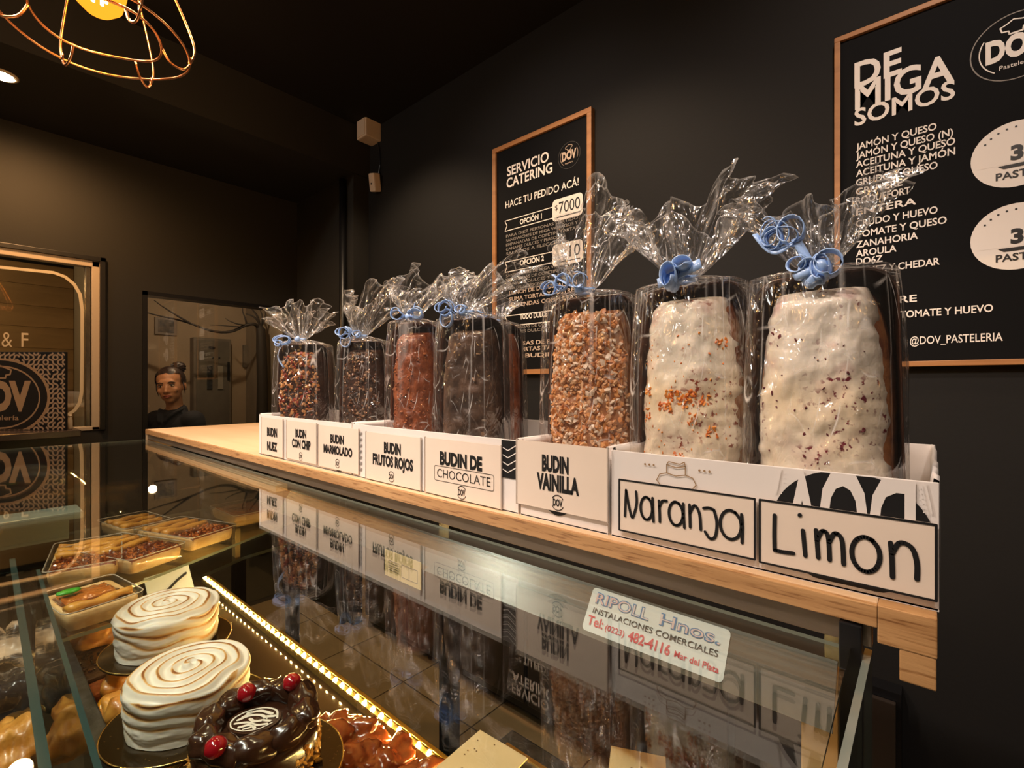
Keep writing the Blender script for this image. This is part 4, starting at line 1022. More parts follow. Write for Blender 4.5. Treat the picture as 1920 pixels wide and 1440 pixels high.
def cake_board(par, r, z=0):
    b = nb(); lathe(b, [(.045, ZD-ZB+.0005), (.044, ZD-ZB+.006), (.022, ZD-ZB+.012), (.020, -.010), (.032, -.0002)], 32); obj('pedestal', b, GOLDR, par, True)
    b = nb(); lathe(b, [(r, 0), (r, .003)], 64); obj('board_disc', b, mat('bronze_board', (.05, .03, .012), .12, .4, col2=(.20, .12, .03), vscale=240, ramp=(.28, .36)), par, False)
    b = nb(); tube(b, [(r*math.cos(a), r*math.sin(a), .003) for a in [2*PI*k/72 for k in range(72)]], .0011, 6, closed=True); obj('board_rim', b, GOLDR, par, True)
def meringue(px, py, zt, R, lab, seed, br):
    c = at(px, py, Z=zt); zb = ZB+.0035*seed-.0035; H = zt-zb-.004
    t = thing('meringue_cake', lab, 'cake', (c.x, c.y, zb), 0, 'torched meringue cakes')
    cake_board(t, br)
    b = nb(); tl = b.verts.layers.float.new('toast'); NT = 150; rows = []; tv = []
    off = Vector((seed*5, 0, 0))
    ns = 34
    for i in range(ns+1):
        f = i/ns; row = []; tr = []
        for j in range(NT):
            a = 2*PI*j/NT; n = noise.noise(Vector((math.cos(a)*1.2, math.sin(a)*1.2, f*2))+off)
            ph = f*3.2+.35*math.sin(a+seed)+n*.75; rid = abs((ph % 1)-.5)*2
            r = R*(.955+.05*f+.042*(rid**.6)+.02*n+.012*noise.noise(Vector((a*4, f*34, seed)))+.006*noise.noise(Vector((a*14, f*70, seed)))); tr.append(max(0, (1-rid)**3*.95*(.25+f)+.12+.30*noise.noise(Vector((a*2, f*6, seed)))) if (seed*j) % 1 == 0 else 0)
            row.append((r*math.cos(a), r*math.sin(a), .004+H*f*.90))
        rows.append(row); tv.append(tr)
    nt_ = 52
    for i in range(1, nt_+1):
        f = i/nt_; row = []; tr = []
        for j in range(NT):
            a = 2*PI*j/NT; q = math.cos(f*PI/2)**.55 if f < .35 else None
            rr_ = R*1.01*(1-f)**.9 if f < 1 else 0
            n = noise.noise(Vector((rr_*math.cos(a)*22, rr_*math.sin(a)*22, 3))+off)
            ph = rr_/R*4.6+a/(2*PI)+n*.42; rid = (math.cos(2*PI*ph)+1)/2
            z = .004+H*.90+H*.10*min(1, f*5)**.6*.8+.0055*rid+.002*n+(.004 if f > .9 else 0)
            tr.append((rid**7)*(.95+.7*noise.noise(Vector((a*1.3, rr_*60, seed))))+.05)
            row.append((rr_*math.cos(a), rr_*math.sin(a), z))
        rows.append(row); tv.append(tr)
    V = grid(b, rows, 0, True)
    for r_, q in zip(V, tv):
        for v, x in zip(r_, q): v[tl] = x
    obj('meringue_body', b, MER, t, True)
    return t
meringue(316, 1132, -.405, .078, 'tall white meringue cake with torched spiral top, the rear one beside the boxed tarts', 1, .100)
meringue(355, 1250, -.405, .074, 'white meringue cake with torched spiral top, the front one beside the chocolate cake', 2, .100)
# chocolate cake
c = at(483, 1356, Z=-.420)
CH = mat('chocolate_glaze', (.040, .014, .007), .22, coat=.7, bump=.1, bscale=40)
ch = thing('chocolate_cake', 'round dark chocolate cake with glossy dollops, three cherries and a swirled plaque', 'cake', (c.x, c.y, ZB-.0035))
cake_board(ch, .100)
b = nb(); rows = []
for r, z in [(.067, .003), (.0685, .01), (.070, .03), (.070, .048), (.068, .056), (.062, .060), (.04, .061), (.015, .061), (.001, .061)]:
    rows.append([(r*(1+.02*noise.noise(Vector((math.cos(a)*2, math.sin(a)*2, z*30))))*math.cos(a), r*math.sin(a), z) for a in [2*PI*k/64 for k in range(64)]])
V = grid(b, rows, 0, True); obj('cake_body', b, CH, ch, True)
side = [[p for p in r]+[r[0]] for r in [[(.0700*math.cos(2*PI*k/64), .0700*math.sin(2*PI*k/64), .005+.046*i/12) for k in range(64)] for i in range(13)]]
topping(ch, side, 340, .0042, [mat('toasted_almond', (.72, .38, .08), .3, coat=.5), mat('amber_nut', (.50, .20, .03), .25, coat=.7)], 5, 'almond_bits', .4, 0, 1, 0, 1)
rnd = random.Random(4); ch_a = {}
for k in range(10):
    a = 2*PI*k/10+.2; R_ = .055
    b = nb(); s = (.0250+rnd.uniform(-.003, .004), .0175, .0155)
    vs = ico(b, (0, 0, 0), s, 3, jit=.32)
    for v in vs: v.co.z += .35*max(0, v.co.x)*.4+.002*noise.noise(v.co*90)
    obj('chocolate_dollop', b, CH, ch, True, (R_*math.cos(a), R_*math.sin(a), .067), (rnd.uniform(-.2, .2), rnd.uniform(-.3, .3), a+PI/2+rnd.uniform(-.5, .5)))
CHER = mat('glace_cherry', (.36, .004, .012), .12, coat=1, sss=.2)
cm_ = None
for px, py in ((530+17, 1278), (462, 1298), (404, 1400)):
    p = at(px, py, Z=-.399)-Vector((c.x, c.y, ZD))
    if cm_ is None:
        b = nb(); vs = ico(b, (0, 0, 0), (.0115, .0115, .0105), 3, jit=.10); o = obj('cherry', b, CHER, ch, True, (p.x, p.y, .082)); cm_ = o.data
    else: o = inst('cherry', cm_, ch, (p.x, p.y, .082))
cr = math.radians(41)
fp = Fr((-.004, -.002, .0625), (math.cos(cr), math.sin(cr), 0), (-math.sin(cr), math.cos(cr), 0), (0, 0, 1))
b = nb(); disc(b, fp, 0, 0, .031, .025, h=0)
for f in list(b.faces): pass
r_ = bmesh.ops.extrude_face_region(b, geom=b.faces[:]); [setattr(v, 'co', v.co+Vector((0, 0, .003))) for v in r_['geom'] if isinstance(v, bmesh.types.BMVert)]
obj('chocolate_plaque', b, CH, ch)
b = nb()
WCH = mat('white_chocolate', (.80, .76, .68), .35)
def sw(pts, w): stroke(b, fp, [(x*.0275, y*.021) for x, y in smooth2(pts)], w, .0036)
sw([(-.95, -.3), (-.9, .2), (-.5, .75), (.1, .98), (.7, .75), (.98, .1)], .0024); sw([(.9, -.3), (.5, -.8), (-.1, -.98), (-.7, -.75), (-.95, -.3)], .0016)
sw([(-.7, -.1), (-.3, .3), (.2, .3), (.5, .0), (.1, -.2), (-.2, .0)], .0040); sw([(-.5, .5), (0, .7), (.6, .45)], .0044); sw([(-.7, -.4), (-.2, -.3), (.3, -.5), (.7, -.4)], .0036)
sw([(-.4, -.7), (0, -.5), (.3, -.75)], .0040); sw([(-.6, .15), (-.35, .55)], .0036); sw([(.45, .2), (.8, .25)], .0044); sw([(.4, -.1), (.75, -.15)], .0036); sw([(-.15, -.85), (.1, -.7)], .003)
obj('white_swirls', b, WCH, ch)
# boxed tarts
CRUST = mat('pie_crust', (.84, .60, .30), .5, col2=(.62, .36, .12), vscale=30, bump=.3, bscale=90)
STRIP = mat('golden_strip', (.86, .42, .06), .38, col2=(.62, .26, .04), vscale=28, bump=.3, bscale=120, coat=.4)
JAM = mat('brown_jam', (.16, .05, .02), .2, coat=.8, col2=(.10, .02, .01), vscale=20)
NUTG = mat('glazed_nut_layer', (.30, .065, .015), .16, coat=1, col2=(.12, .02, .006), vscale=60, bump=.8, bscale=110)
CARA = mat('caramel', (.60, .20, .03), .18, coat=1, col2=(.42, .10, .015), vscale=25, bump=.3, bscale=40)
FILMT = pane('tart_film', (.97, .96, .94), .05, .6, .12, .02, (.95, .88, .75))
def tart(fx, fy, yaw, w, d, kind, lab, seed, z=-.460, h=.036, extra=None):
    """(fx,fy) middle of the lower front edge; local -y is the front"""
    rnd = random.Random(seed); a = math.radians(yaw)
    bk = Vector((-math.sin(a), math.cos(a), 0)); c = Vector((fx, fy, z))+bk*(d/2)
    t = thing('boxed_tart', lab, 'tart', tuple(c), a, 'boxed tarts on the glass shelf')
    W, D = w/2, d/2
    # crust body
    b = nb(); rows = []
    for k, (g, zz) in enumerate([(-.006, .003), (-.003, .006), (0, h*.5), (.001, h*.9), (-.003, h), (-.010, h*.94), (-.012, h*.80)]):
        pts = rr(-W+.004-g, -D+.004-g, W-.004+g, D-.004+g, .012, 6)
        rows.append([(x+.0012*noise.noise(Vector((x*70, y*70, k+seed))), y+.0012*noise.noise(Vector((y*70, x*70, k))), zz+.0015*noise.noise(Vector((x*60, y*60, seed)))) for x, y in pts])
    grid(b, rows, 0, True, True); obj('crust', b, CRUST, t, True)
    def slabx(nm, y0, y1, z0, m, amp=.002, n=16, xin=.012):
        b = nb(); R_ = []
        for i in range(n+1):
            y = y0+(y1-y0)*i/n; e = math.sin(PI*min(max(i/n, .02), .98))**.3
            R_.append([(x, y, z0+e*.004+amp*noise.noise(Vector((x*120+seed, y*120, 0)))) for x in [(-W+xin)+(2*W-2*xin)*q/18 for q in range(19)]])
            R_[-1] = [(R_[-1][0][0], y, z0-.008)]+R_[-1]+[(R_[-1][-1][0], y, z0-.008)]
        R_ = [[(x, y0, z0-.008) for x, y, zz in R_[0]]]+R_+[[(x, y1, z0-.008) for x, y, zz in R_[0]]]
        grid(b, R_); bmesh.ops.recalc_face_normals(b, faces=b.faces); return obj(nm, b, m, t, True), R_
    def strips(y0, y1, n, z0):
        for k in range(n):
            yy = y0+(y1-y0)*(k+.5)/n; tl = rnd.uniform(-.22, .22); b = nb()
            pts = [(-W+.008+(2*W-.016)*q/10, yy+tl*(-W+2*W*q/10)*.5+.002*math.sin(q+k), z0+.004+.002*math.sin(q*.9+k)) for q in range(11)]
            tube(b, pts, [.0115*(1+.20*math.sin(q*1.3+k)) for q in range(11)], 8)
            for v in b.verts: v.co.z = z0+.004+(v.co.z-z0-.004)*.7
            obj('pastry_strip', b, STRIP, t, True)
    if kind == 'nut':
        o, R_ = slabx('nut_glaze', -D+.005, -D+d*.42, h*1.02, NUTG, .004, xin=.007)
        topping(t, R_, 210, .0042, [NUTG, mat('glossy_nut', (.55, .17, .04), .12, coat=1), mat('dark_glossy_nut', (.14, .03, .01), .12, coat=1)], seed, 'glazed_nuts', .7, .08, .92, .05, .95)
        slabx('jam_filling', -D+d*.42, D-.012, h*.86, JAM, .002)
        strips(-D+d*.42, D-.014, 3, h*.96)
    elif kind == 'caramel':
        slabx('caramel_top', -D+.008, D-.010, h*.98, CARA, .003); b = nb()
        for k in range(3): ico(b, (rnd.uniform(-.5, .5)*W, rnd.uniform(-.1, .6)*D, h+.003), (.022, .008, .003), 2, jit=.5)
        obj('burnt_patches', b, mat('burnt_sugar', (.08, .02, .01), .3, coat=.8), t, True)
    elif kind == 'strip':
        slabx('jam_filling', -D+.012, D-.012, h*.84, JAM, .002)
        slabx('caramel_ridge', -D+d*.45, -D+d*.85, h*.98, CARA, .004, xin=.02)
        strips(-D+.004, -D+d*.36, 1, h*.98)
    elif kind == 'brown':
        slabx('jam_filling', -D+.010, D-.010, h*.9, JAM, .004); strips(-D+.02, D-.02, 3, h*.92)
    if extra == 'leaf':
        b = nb(); ico(b, (-W*.45, D*.35, h+.012), (.020, .011, .0045), 3, jit=.15); obj('green_marzipan', b, mat('green_marzipan', (.04, .42, .02), .35, coat=.3), t, True)
    # clear tray and film
    b = nb(); rows = []
    for g, zz in [(-.004, 0), (.0005, .001), (.003, h*.8), (.0045, h+.006), (.0005, h+.0075)]:
        rows.append([(x+.001*noise.noise(Vector((x*60, y*60, zz*40+seed))), y+.001*noise.noise(Vector((y*60, x*60, zz*40))), zz+(.0015*noise.noise(Vector((x*40, y*40, seed))) if zz > h else 0)) for x, y in rr(-W-g, -D-g, W+g, D+g, .014, 6)])
    grid(b, rows, 0, True); obj('clear_box', b, FILMT, t, True)
    b = nb(); tube(b, [(x, y, h+.0065) for x, y in rr(-W-.004, -D-.004, W+.004, D+.004, .015, 6)], .0011, 5, closed=True); obj('box_rim', b, mat('clear_rim', (.62, .56, .46), .2, coat=1), t, True)
    return t
tart(-1.468, .189, 80, .130, .25, 'nut', 'boxed tart with a glossy nut top, leftmost of the front row on the glass shelf', 1)
tart(-1.455, .330, 112, .135, .25, 'nut', 'boxed tart with a glossy nut top, in the middle of the front row', 2)
tart(-1.530, .478, 110, .135, .24, 'nut', 'boxed tart with a glossy nut top, right one of the three nut tarts', 3)
tart(-1.660, .640, 92, .135, .20, 'caramel', 'boxed tart with burnt caramel top, farthest right on the glass shelf', 4)
tart(-1.76, .372, 100, .12, .18, 'brown', 'boxed brown jam tart behind the nut tarts', 5)
tart(-1.19, .186, 99, .118, .155, 'strip', 'boxed caramel tart with one pastry strip and a green marzipan leaf, nearest one', 6, extra='leaf')
# loose pastries in the case
GOLD = mat('golden_pastry', (.78, .38, .07), .35, col2=(.50, .17, .02), vscale=30, bump=.4, bscale=70, coat=.4)
BROWNP = mat('glazed_brown_pastry', (.38, .085, .018), .18, col2=(.16, .03, .008), vscale=18, bump=.5, bscale=45, coat=.9)
DARKP = mat('dark_brownie', (.035, .014, .007), .3, col2=(.09, .04, .015), vscale=60, bump=.5, bscale=90, coat=.3)
def lump(px, py, z, s, m, name, lab, cat, group=None, jit=.35, rz=0, folds=0):
    c = at(px, py, Z=z+s[2]*.5)
    t = thing(name, lab, cat, (c.x, c.y, z), rz, group); b = nb()
    vs = ico(b, (0, 0, s[2]*.92), s, 4, jit=jit)
    for v in vs:
        if folds: v.co += (v.co-Vector((0, 0, s[2]*.9)))*.16*math.sin(v.co.x*folds+3*noise.noise(v.co*25))
        v.co += v.normal*(.003*noise.noise(v.co*120)+.0015*noise.noise(v.co*260))
        v.co.z = max(v.co.z+.003*noise.noise(v.co*70), 0)
    obj('pastry_body', b, m, t, True); return t
lump(186, 1208, ZD, (.042, .034, .026), GOLD, 'cream_puff', 'golden filled puff under the nearest boxed tart', 'pastry', jit=.6, folds=90)
lump(150, 1205, ZD, (.026, .034, .026), GOLD, 'cream_puff', 'golden puff half hidden between steel sill and nearest boxed tart', 'pastry', jit=.6, folds=90)
lump(236, 1180, ZD, (.026, .022, .024), GOLD, 'cream_puff', 'small golden puff left of the rear meringue cake', 'pastry', jit=.4)
t = thing('brownie_slab', 'dark glossy brownie slab between the golden puffs and the orange balls', 'brownie', tuple(at(190, 1262, Z=ZD)), .1)
b = nb(); bx(b, (-.075, -.035, 0), (.055, .055, .022), 0, .005); obj('brownie_body', b, DARKP, t)
topping(t, [[(-.07+.12*i/10, -.03+.08*j/10, .0225) for i in range(11)] for j in range(11)], 60, .0035, [DARKP, MC['dark_raisin']], 3, 'nut_bits', .5, 0, 1, 0, 1)
t = thing('jam_slice', 'reddish glazed slice beside the dark brownie', 'pastry', tuple(at(195, 1300, Z=ZD)), .2)
b = nb(); bx(b, (-.02, -.03, 0), (.03, .035, .02), 0, .005); obj('slice_body', b, BROWNP, t)
lump(205, 1335, ZD+.02, (.018, .018, .018), mat('orange_candied', (.85, .34, .02), .2, coat=.8), 'candied_orange', 'round orange candied fruit ball beside the steel sill', 'sweet', jit=.08)
lump(240, 1327, ZD+.02, (.015, .015, .014), mat('pale_candied', (.70, .38, .16), .3, coat=.6), 'candied_fruit', 'pale tan candied ball next to the orange one', 'sweet', jit=.1)
lump(228, 1300, ZD, (.034, .026, .034), GOLD, 'cream_puff', 'golden puff behind the candied balls', 'pastry', jit=.5, folds=70)
lump(238, 1372, ZD, (.055, .040, .036), GOLD, 'croissant', 'golden croissant sandwich between steel sill and front meringue cake', 'croissant', jit=.5, rz=.8, folds=75)
t = thing('layered_slice', 'dark layered cake slice at the steel sill below the croissant', 'cake slice', tuple(at(246, 1425, Z=ZD)), .5)
b = nb(); bx(b, (-.030, -.03, 0), (.03, .03, .012), 0, .002); obj('sponge_base', b, CRUST, t)
b = nb(); bx(b, (-.029, -.029, .012), (.029, .029, .030), 0, .003); obj('dark_layer', b, mat('dark_jam_layer', (.16, .03, .015), .25, coat=.6), t)
b = nb(); bx(b, (-.030, -.03, .030), (.03, .03, .036), 0, .002); obj('cream_top', b, mat('pale_cream', (.75, .55, .28), .5), t)
for k, (px, py, s, lab) in enumerate(((630, 1372, .8, 'glazed brown pastry beside the chocolate cake, rearmost of its group'), (672, 1392, .8, 'large glazed brown pastry right of the chocolate cake'), (730, 1440, .75, 'glazed brown pastry near the light strip at the bottom edge'),
                         (625, 1420, .9, 'glazed brown pastry close to the gold cake board rim'), (680, 1440, .85, 'glazed brown pastry cut by the bottom edge of the picture'), (790, 1470, .8, 'glazed brown pastry at the bottom edge under the light strip'))):
    lump(px, py, ZD, (.046*s, .036*s, .024*s), BROWNP, 'glazed_pastry', lab, 'pastry', 'glazed pastries right of the chocolate cake', .55, rz=k*.9, folds=85)
t = lump(276, 1442, ZD+.001, (.020, .016, .010), mat('orange_candied'[:], (.85, .34, .02)), 'orange_garnish', 'small bright orange garnish at the bottom edge under the chocolate cake', 'garnish', jit=.5)
p = at(322, 1092, Z=-.50)
t = thing('tilted_card', 'pale card with a dark stroke between boxed tarts and rear meringue cake', 'card', (p.x, p.y, -.50), math.radians(100))
b = nb(); M = Euler((-.5, 0, 0)).to_matrix().to_4x4(); bx(b, (-.055, -.001, -.045), (.045, .001, .03), 0, .0005, M); obj('card_sheet', b, mat('bluish_card', (.62, .66, .62), .5), t)
fr = Fr(M @ Vector((0, -.001, 0)), M.to_3x3() @ Vector((1, 0, 0)), M.to_3x3() @ Vector((0, 0, 1)), M.to_3x3() @ Vector((0, -1, 0)))
b = nb(); stroke(b, fr, [(-.02, -.02), (.01, .0), (.034, .012)], .006, .0008); obj('card_stroke', b, INK, t)
# neighbouring case pastries
BWM = mat('black_white_meringue', (.62, .46, .32), .35, col2=(.02, .015, .015), vscale=26, bump=.5, bscale=60, stretch=(1, .3, 1.4), ramp=(.46, .54), coat=.4)
lump(-8, 1262, -.465, (.065, .040, .045), BWM, 'marbled_meringue', 'cream and black marbled meringue beyond the glass partition', 'meringue', jit=.45, folds=60)
lump(-4, 1345, -.465, (.050, .036, .040), mat('black_glaze', (.012, .012, .016), .12, coat=1, col2=(.30, .24, .20), vscale=20, ramp=(.3, .4)), 'black_glazed_cake', 'black glazed cake beyond the glass partition below the marbled meringue', 'cake', jit=.3)
lump(14, 1432, -.465, (.045, .028, .034), GOLD, 'golden_pastry', 'golden flaky pastry at the lower left corner beyond the glass', 'pastry', jit=.5, folds=80)
# ================================================================== logo box on the window counter
yaw = math.radians(40.9)
D_ = 1.95; cpx = 0
c = at(cpx, 806, D=D_)
bxw, bxh = 244/900*D_, 147/900*D_
t = thing('patterned_box', 'black box with cream squiggle pattern and oval DOV emblem under the shop window', 'box', (c.x, c.y, -.1875), yaw)
b = nb(); bx(b, (-bxw/2, .0, 0), (bxw/2, .012, bxh), 0, .002); obj('box_body', b, mat('black_card', (.010, .008, .007), .5), t)
fr = Fr((0, 0, 0)); TANP = mat('tan_print', (.58, .36, .19), .5)
k = D_/900; ez = bxh*.42; rx, rz_ = 89*k, 69*k
b = nb(); rq = random.Random(3); ts = bxw/27
for i in range(27):
    for j in range(int(bxh/ts)):
        x, z = -bxw/2+i*ts, .002+j*ts; q = rq.random()
        if q < .44: arcs = ((x, z, 0), (x+ts, z+ts, 180))
        elif q < .88: arcs = ((x+ts, z, 90), (x, z+ts, 270))
        elif q < .94: arcs = ((x, z, 0),)
        else: arcs = ((x+ts, z, 90),)
        for cx_, cz_, a0 in arcs: stroke(b, fr, [(min(max(u_, -bxw/2), bxw/2), w_) for u_, w_ in ell(cx_, cz_, ts/2, ts/2, a0, a0+90, 4)], ts*.36, .0004, caps=False)
obj('squiggle_print', b, mat('cream_squiggle', (.62, .43, .27), .5), t)
b = nb(); disc(b, fr, 0, ez, rx*1.06, rz_*1.06, .0006, n=64, clip=(.003, 1)); obj('emblem_edge', b, TANP, t)
b = nb(); disc(b, fr, 0, ez, rx, rz_, .0010, n=64, clip=(.004, 1)); obj('emblem_ground', b, mat('dark_print', (.022, .017, .012), .5), t)
b = nb(); stroke(b, fr, ell(0, ez, rx*.84, rz_*.84), .006, .0014, caps=False)
text(b, fr, 'DOV', -rx*.70, rx*.66, ez-rz_*.33, rz_*.72, .055, .0014)
for sx in (-1, 1): stroke(b, fr, [(sx*.00, ez+rz_*.52), (sx*rx*.12, ez+rz_*.52), (sx*rx*.13, ez+rz_*.60), (sx*rx*.22, ez+rz_*.62), (sx*rx*.24, ez+rz_*.74), (sx*rx*.12, ez+rz_*.80), (0, ez+rz_*.86)], .006, .0014)
text(b, fr, 'Pastelería', -rx*.4, rx*.4, ez-rz_*.62, rz_*.13, .01, .0014)
obj('emblem_print', b, TANP, t)
p = at(131, 803, D=1.99); t = thing('small_bottle', 'small pale bottle beside the patterned box on the granite counter', 'bottle', (p.x, p.y, -.1875))
b = nb(); lathe(b, [(.008, 0), (.0085, .004), (.0085, .038), (.006, .043), (.006, .052)], 16); obj('bottle_body', b, CREAMF, t, True)
b = nb(); lathe(b, [(.0068, .052), (.0068, .060)], 16); obj('bottle_cap', b, WPL, t, True)
# ================================================================== caged pendant lamp
lp = Vector((-1.055, .155, .0))
t = thing('pendant_lamp', 'copper wire cage pendant with a glowing amber bulb at the upper left', 'lamp', (lp.x, lp.y, .56))
COP = mat('copper_wire', (.75, .36, .16), .28, 1)
def ringp(r, z, n=48, wob=.004, sx=1.0, ph=0): return [(r*math.cos(a)*sx, r*math.sin(a), z+wob*math.sin(3*a+ph)) for a in [2*PI*k/n for k in range(n)]]
R1, Z1, R2, Z2, R3, Z3 = .086, .040, .128, .030, .045, .26
for r, z, ph in ((R1, Z1, 0), (R2, Z2, 1), (R3, Z3, 2)):
    b = nb(); tube(b, ringp(r, z, ph=ph), .0021, 6, closed=True); obj('wire_ring', b, COP, t, True)
for k in range(6):
    a = 2*PI*k/6+.25; b = nb()
    pts = [(R3, Z3), (.075, .20), (.112, .12), (.134, .06), (R2+.002, Z2), (.118, .012), (.098, .018), (R1, Z1)]
    tube(b, smooth3 if False else [(r*math.cos(a), r*math.sin(a), z) for r, z in smooth2(pts, 4)], .0021, 6); obj('wire_rib', b, COP, t, True)
    b = nb(); tube(b, [(R2*math.cos(a)+.006*math.cos(q), R2*math.sin(a), Z2+.006*math.sin(q)) for q in [2*PI*i/10 for i in range(10)]], .0016, 5, closed=True); obj('wire_twist', b, COP, t, True)
b = nb(); lathe(b, [(.028, .245), (.028, .275), (.022, .285), (.02, .34), (.004, .345)], 20); obj('lamp_socket', b, BLACK, t, True)
b = nb(); tube(b, [(0, 0, .34), (0, 0, .94)], .004); obj('lamp_cord', b, BLACK, t)
BG = bpy.data.materials.new('amber_bulb'); BG.use_nodes = True; nt = BG.node_tree; N = nt.nodes; L = nt.links; N.remove(N['Principled BSDF'])
e = N.new('ShaderNodeEmission'); e.inputs[0].default_value = (1, .30, .02, 1); e.inputs[1].default_value = 2.2
tr = N.new('ShaderNodeBsdfTransparent'); tr.inputs[0].default_value = (1, .75, .35, 1); m_ = N.new('ShaderNodeMixShader'); m_.inputs[0].default_value = .35
L.new(tr.outputs[0], m_.inputs[1]); L.new(e.outputs[0], m_.inputs[2]); L.new(m_.outputs[0], N['Material Output'].inputs[0])
b = nb(); lathe(b, [(.002, .062), (.018, .066), (.032, .080), (.038, .105), (.034, .135), (.022, .175), (.015, .205), (.014, .245)], 32); obj('bulb', b, BG, t, True)
b = nb()
for k in range(5):
    a = 2*PI*k/5; tube(b, [(.008*math.cos(a), .008*math.sin(a), .205), (.012*math.cos(a), .012*math.sin(a), .150), (.010*math.cos(a), .010*math.sin(a), .085)], .0028, 5)
obj('filament', b, mat('filament_glow', (1, .6, .2), emit=90, ecol=(1, .55, .16)), t)
# ================================================================== room behind the glazed door
def onw(px, py, X): return at(px, py, X=X)
p = onw(311, 612, -4.69)
t = thing('framed_picture', 'small square dark picture in a grey frame on the far wall above the woman', 'picture', (-4.70, p.y, p.z))
b = nb(); bx(b, (0, -.075, -.07), (.02, .075, .07), 0, .002); obj('picture_frame', b, mat('grey_frame', (.22, .17, .13), .5), t)
b = nb(); bx(b, (.019, -.055, -.052), (.022, .055, .052)); obj('picture_print', b, mat('dark_picture', (.03, .02, .015), .4, col2=(.12, .08, .05), vscale=30), t)
p0, p1 = onw(363, 632, -4.6), onw(433, 800, -4.6)
t = thing('metal_cabinet', 'grey metal wall cabinet with switches and glass panels in the room behind', 'cabinet', (-4.70, (p0.y+p1.y)/2, -.62))
w = (p1.y-p0.y)/2; h = p0.z+.62
b = nb(); bx(b, (0, -w, 0), (.10, w, h), 0, .004); obj('cabinet_body', b, mat('cabinet_grey', (.20, .165, .125), .45, var=.3, vscale=6), t)
b = nb(); bx(b, (.10, -w+.02, .02), (.112, w-.02, h-.02), 0, .002); obj('cabinet_door', b, mat('cabinet_door_grey', (.16, .14, .11), .35, var=.3, vscale=5), t)
for px, py, ww, hh, m in ((397, 652, .05, .02, BLACK), (393, 708, .04, .20, DSTEEL), (413, 708, .04, .20, mat('cabinet_light', (.28, .25, .2), .3)), (428, 696, .02, .16, BLACK), (399, 671, .012, .012, BLACK), (411, 671, .012, .012, BLACK)):
    q = onw(px, py, -4.585); b = nb(); bx(b, (.112, q.y-(p0.y+p1.y)/2-ww/2, q.z+.62-hh/2), (.122, q.y-(p0.y+p1.y)/2+ww/2, q.z+.62+hh/2), 0, .002); obj('cabinet_fitting', b, m, t)
p = onw(466, 668, -4.69)
t = thing('wall_box', 'small grey wall box with a dark slot beside the bare tree', 'box', (-4.70, p.y, p.z))
b = nb(); bx(b, (0, -.05, -.10), (.04, .05, .10), 0, .004); obj('box_body', b, MC['cabinet_grey'], t)
b = nb(); bx(b, (.04, -.01, -.05), (.044, .01, .04)); obj('box_slot', b, BLACK, t)
# bare tree
BARK = mat('dark_bark', (.02, .014, .010), .7, bump=.6, bscale=60)
Xt = -4.15; base = onw(491, 800, Xt); by = base.y
t = thing('bare_tree', 'dark bare decorative tree with arching twigs behind the glazed door', 'tree', (Xt, by, ZF))
def tp(px, py, dx=0):
    q = onw(px, py, Xt); return (dx, q.y-by, q.z-ZF)
b = nb(); tube(b, [(0, 0, 0), tp(491, 800), tp(492, 720), tp(490, 650), tp(489, 618), tp(484, 608)], [.055, .045, .042, .040, .034, .02], 10); obj('trunk', b, BARK, t, True)
for pts, r in (([(488, 616), (474, 608), (458, 611), (440, 620), (415, 623), (385, 618), (360, 608), (330, 598), (300, 592), (272, 586)], .014), ([(488, 612), (480, 600), (472, 592), (462, 588)], .012), ([(462, 609), (458, 598), (455, 585), (457, 575)], .008),
               ([(486, 610), (482, 596), (474, 582), (470, 572)], .010), ([(489, 612), (490, 596), (487, 580), (486, 574)], .008), ([(490, 612), (495, 596), (496, 580)], .007), ([(462, 610), (444, 608), (430, 602), (424, 596)], .007),
               ([(450, 613), (430, 612), (410, 610), (395, 609)], .006), ([(360, 608), (330, 592), (305, 575), (290, 562)], .008)):
    b = nb(); pp = smooth2([tp(*q)[1:] for q in pts], 3); n = len(pp)
    tube(b, [(.02*math.sin(i*.5), y, z) for i, (y, z) in enumerate(pp)], [r*(1-.75*i/n) for i in range(n)], 6); obj('branch', b, BARK, t, True)
# ================================================================== woman behind the glazed door
SKIN = mat('warm_skin', (.50, .24, .13), .45, sss=.08)
HAIR = mat('dark_brown_hair', (.022, .010, .007), .42, bump=.7, bscale=60, stretch=(1, 1, .15))
CLOTH = mat('black_jumper', (.012, .012, .018), .85, bump=.3, bscale=200)
def blob(name, parts, m, par, voxel=.006, smooth_n=4):
    """parts: ('e', centre, radii, euler) or ('c', [points], [radii]) fused into one continuous skin"""
    b = nb()
    for p in parts:
        if p[0] == 'e': ico(b, p[1], p[2], 3, rot=Euler(p[3]) if len(p) > 3 else None)
        else:
            P_, R_ = [Vector(q) for q in p[1]], p[2]; n = len(P_)
            pts, rs = [], []
            for i in range(n-1):
                for k in range(4):
                    f = k/4; pts.append(P_[i].lerp(P_[i+1], f)); rs.append(R_[i]+(R_[i+1]-R_[i])*f)
            pts.append(P_[-1]); rs.append(R_[-1])
            tube(b, pts, rs, 14)
            ico(b, pts[0], rs[0]*.995, 2); ico(b, pts[-1], rs[-1]*.995, 2)
    bmesh.ops.recalc_face_normals(b, faces=b.faces)
    o = obj('tmp_body', b, m)
    md = o.modifiers.new('r', 'REMESH'); md.mode = 'VOXEL'; md.voxel_size = voxel; md.use_smooth_shade = True
    ms = o.modifiers.new('s', 'SMOOTH'); ms.factor = .5; ms.iterations = smooth_n
    dg = bpy.context.evaluated_depsgraph_get(); me = bpy.data.meshes.new_from_object(o.evaluated_get(dg))
    bpy.data.objects.remove(o); me.name = name; me.shade_smooth()
    if not me.materials: me.materials.append(m)
    return inst(name, me, par)
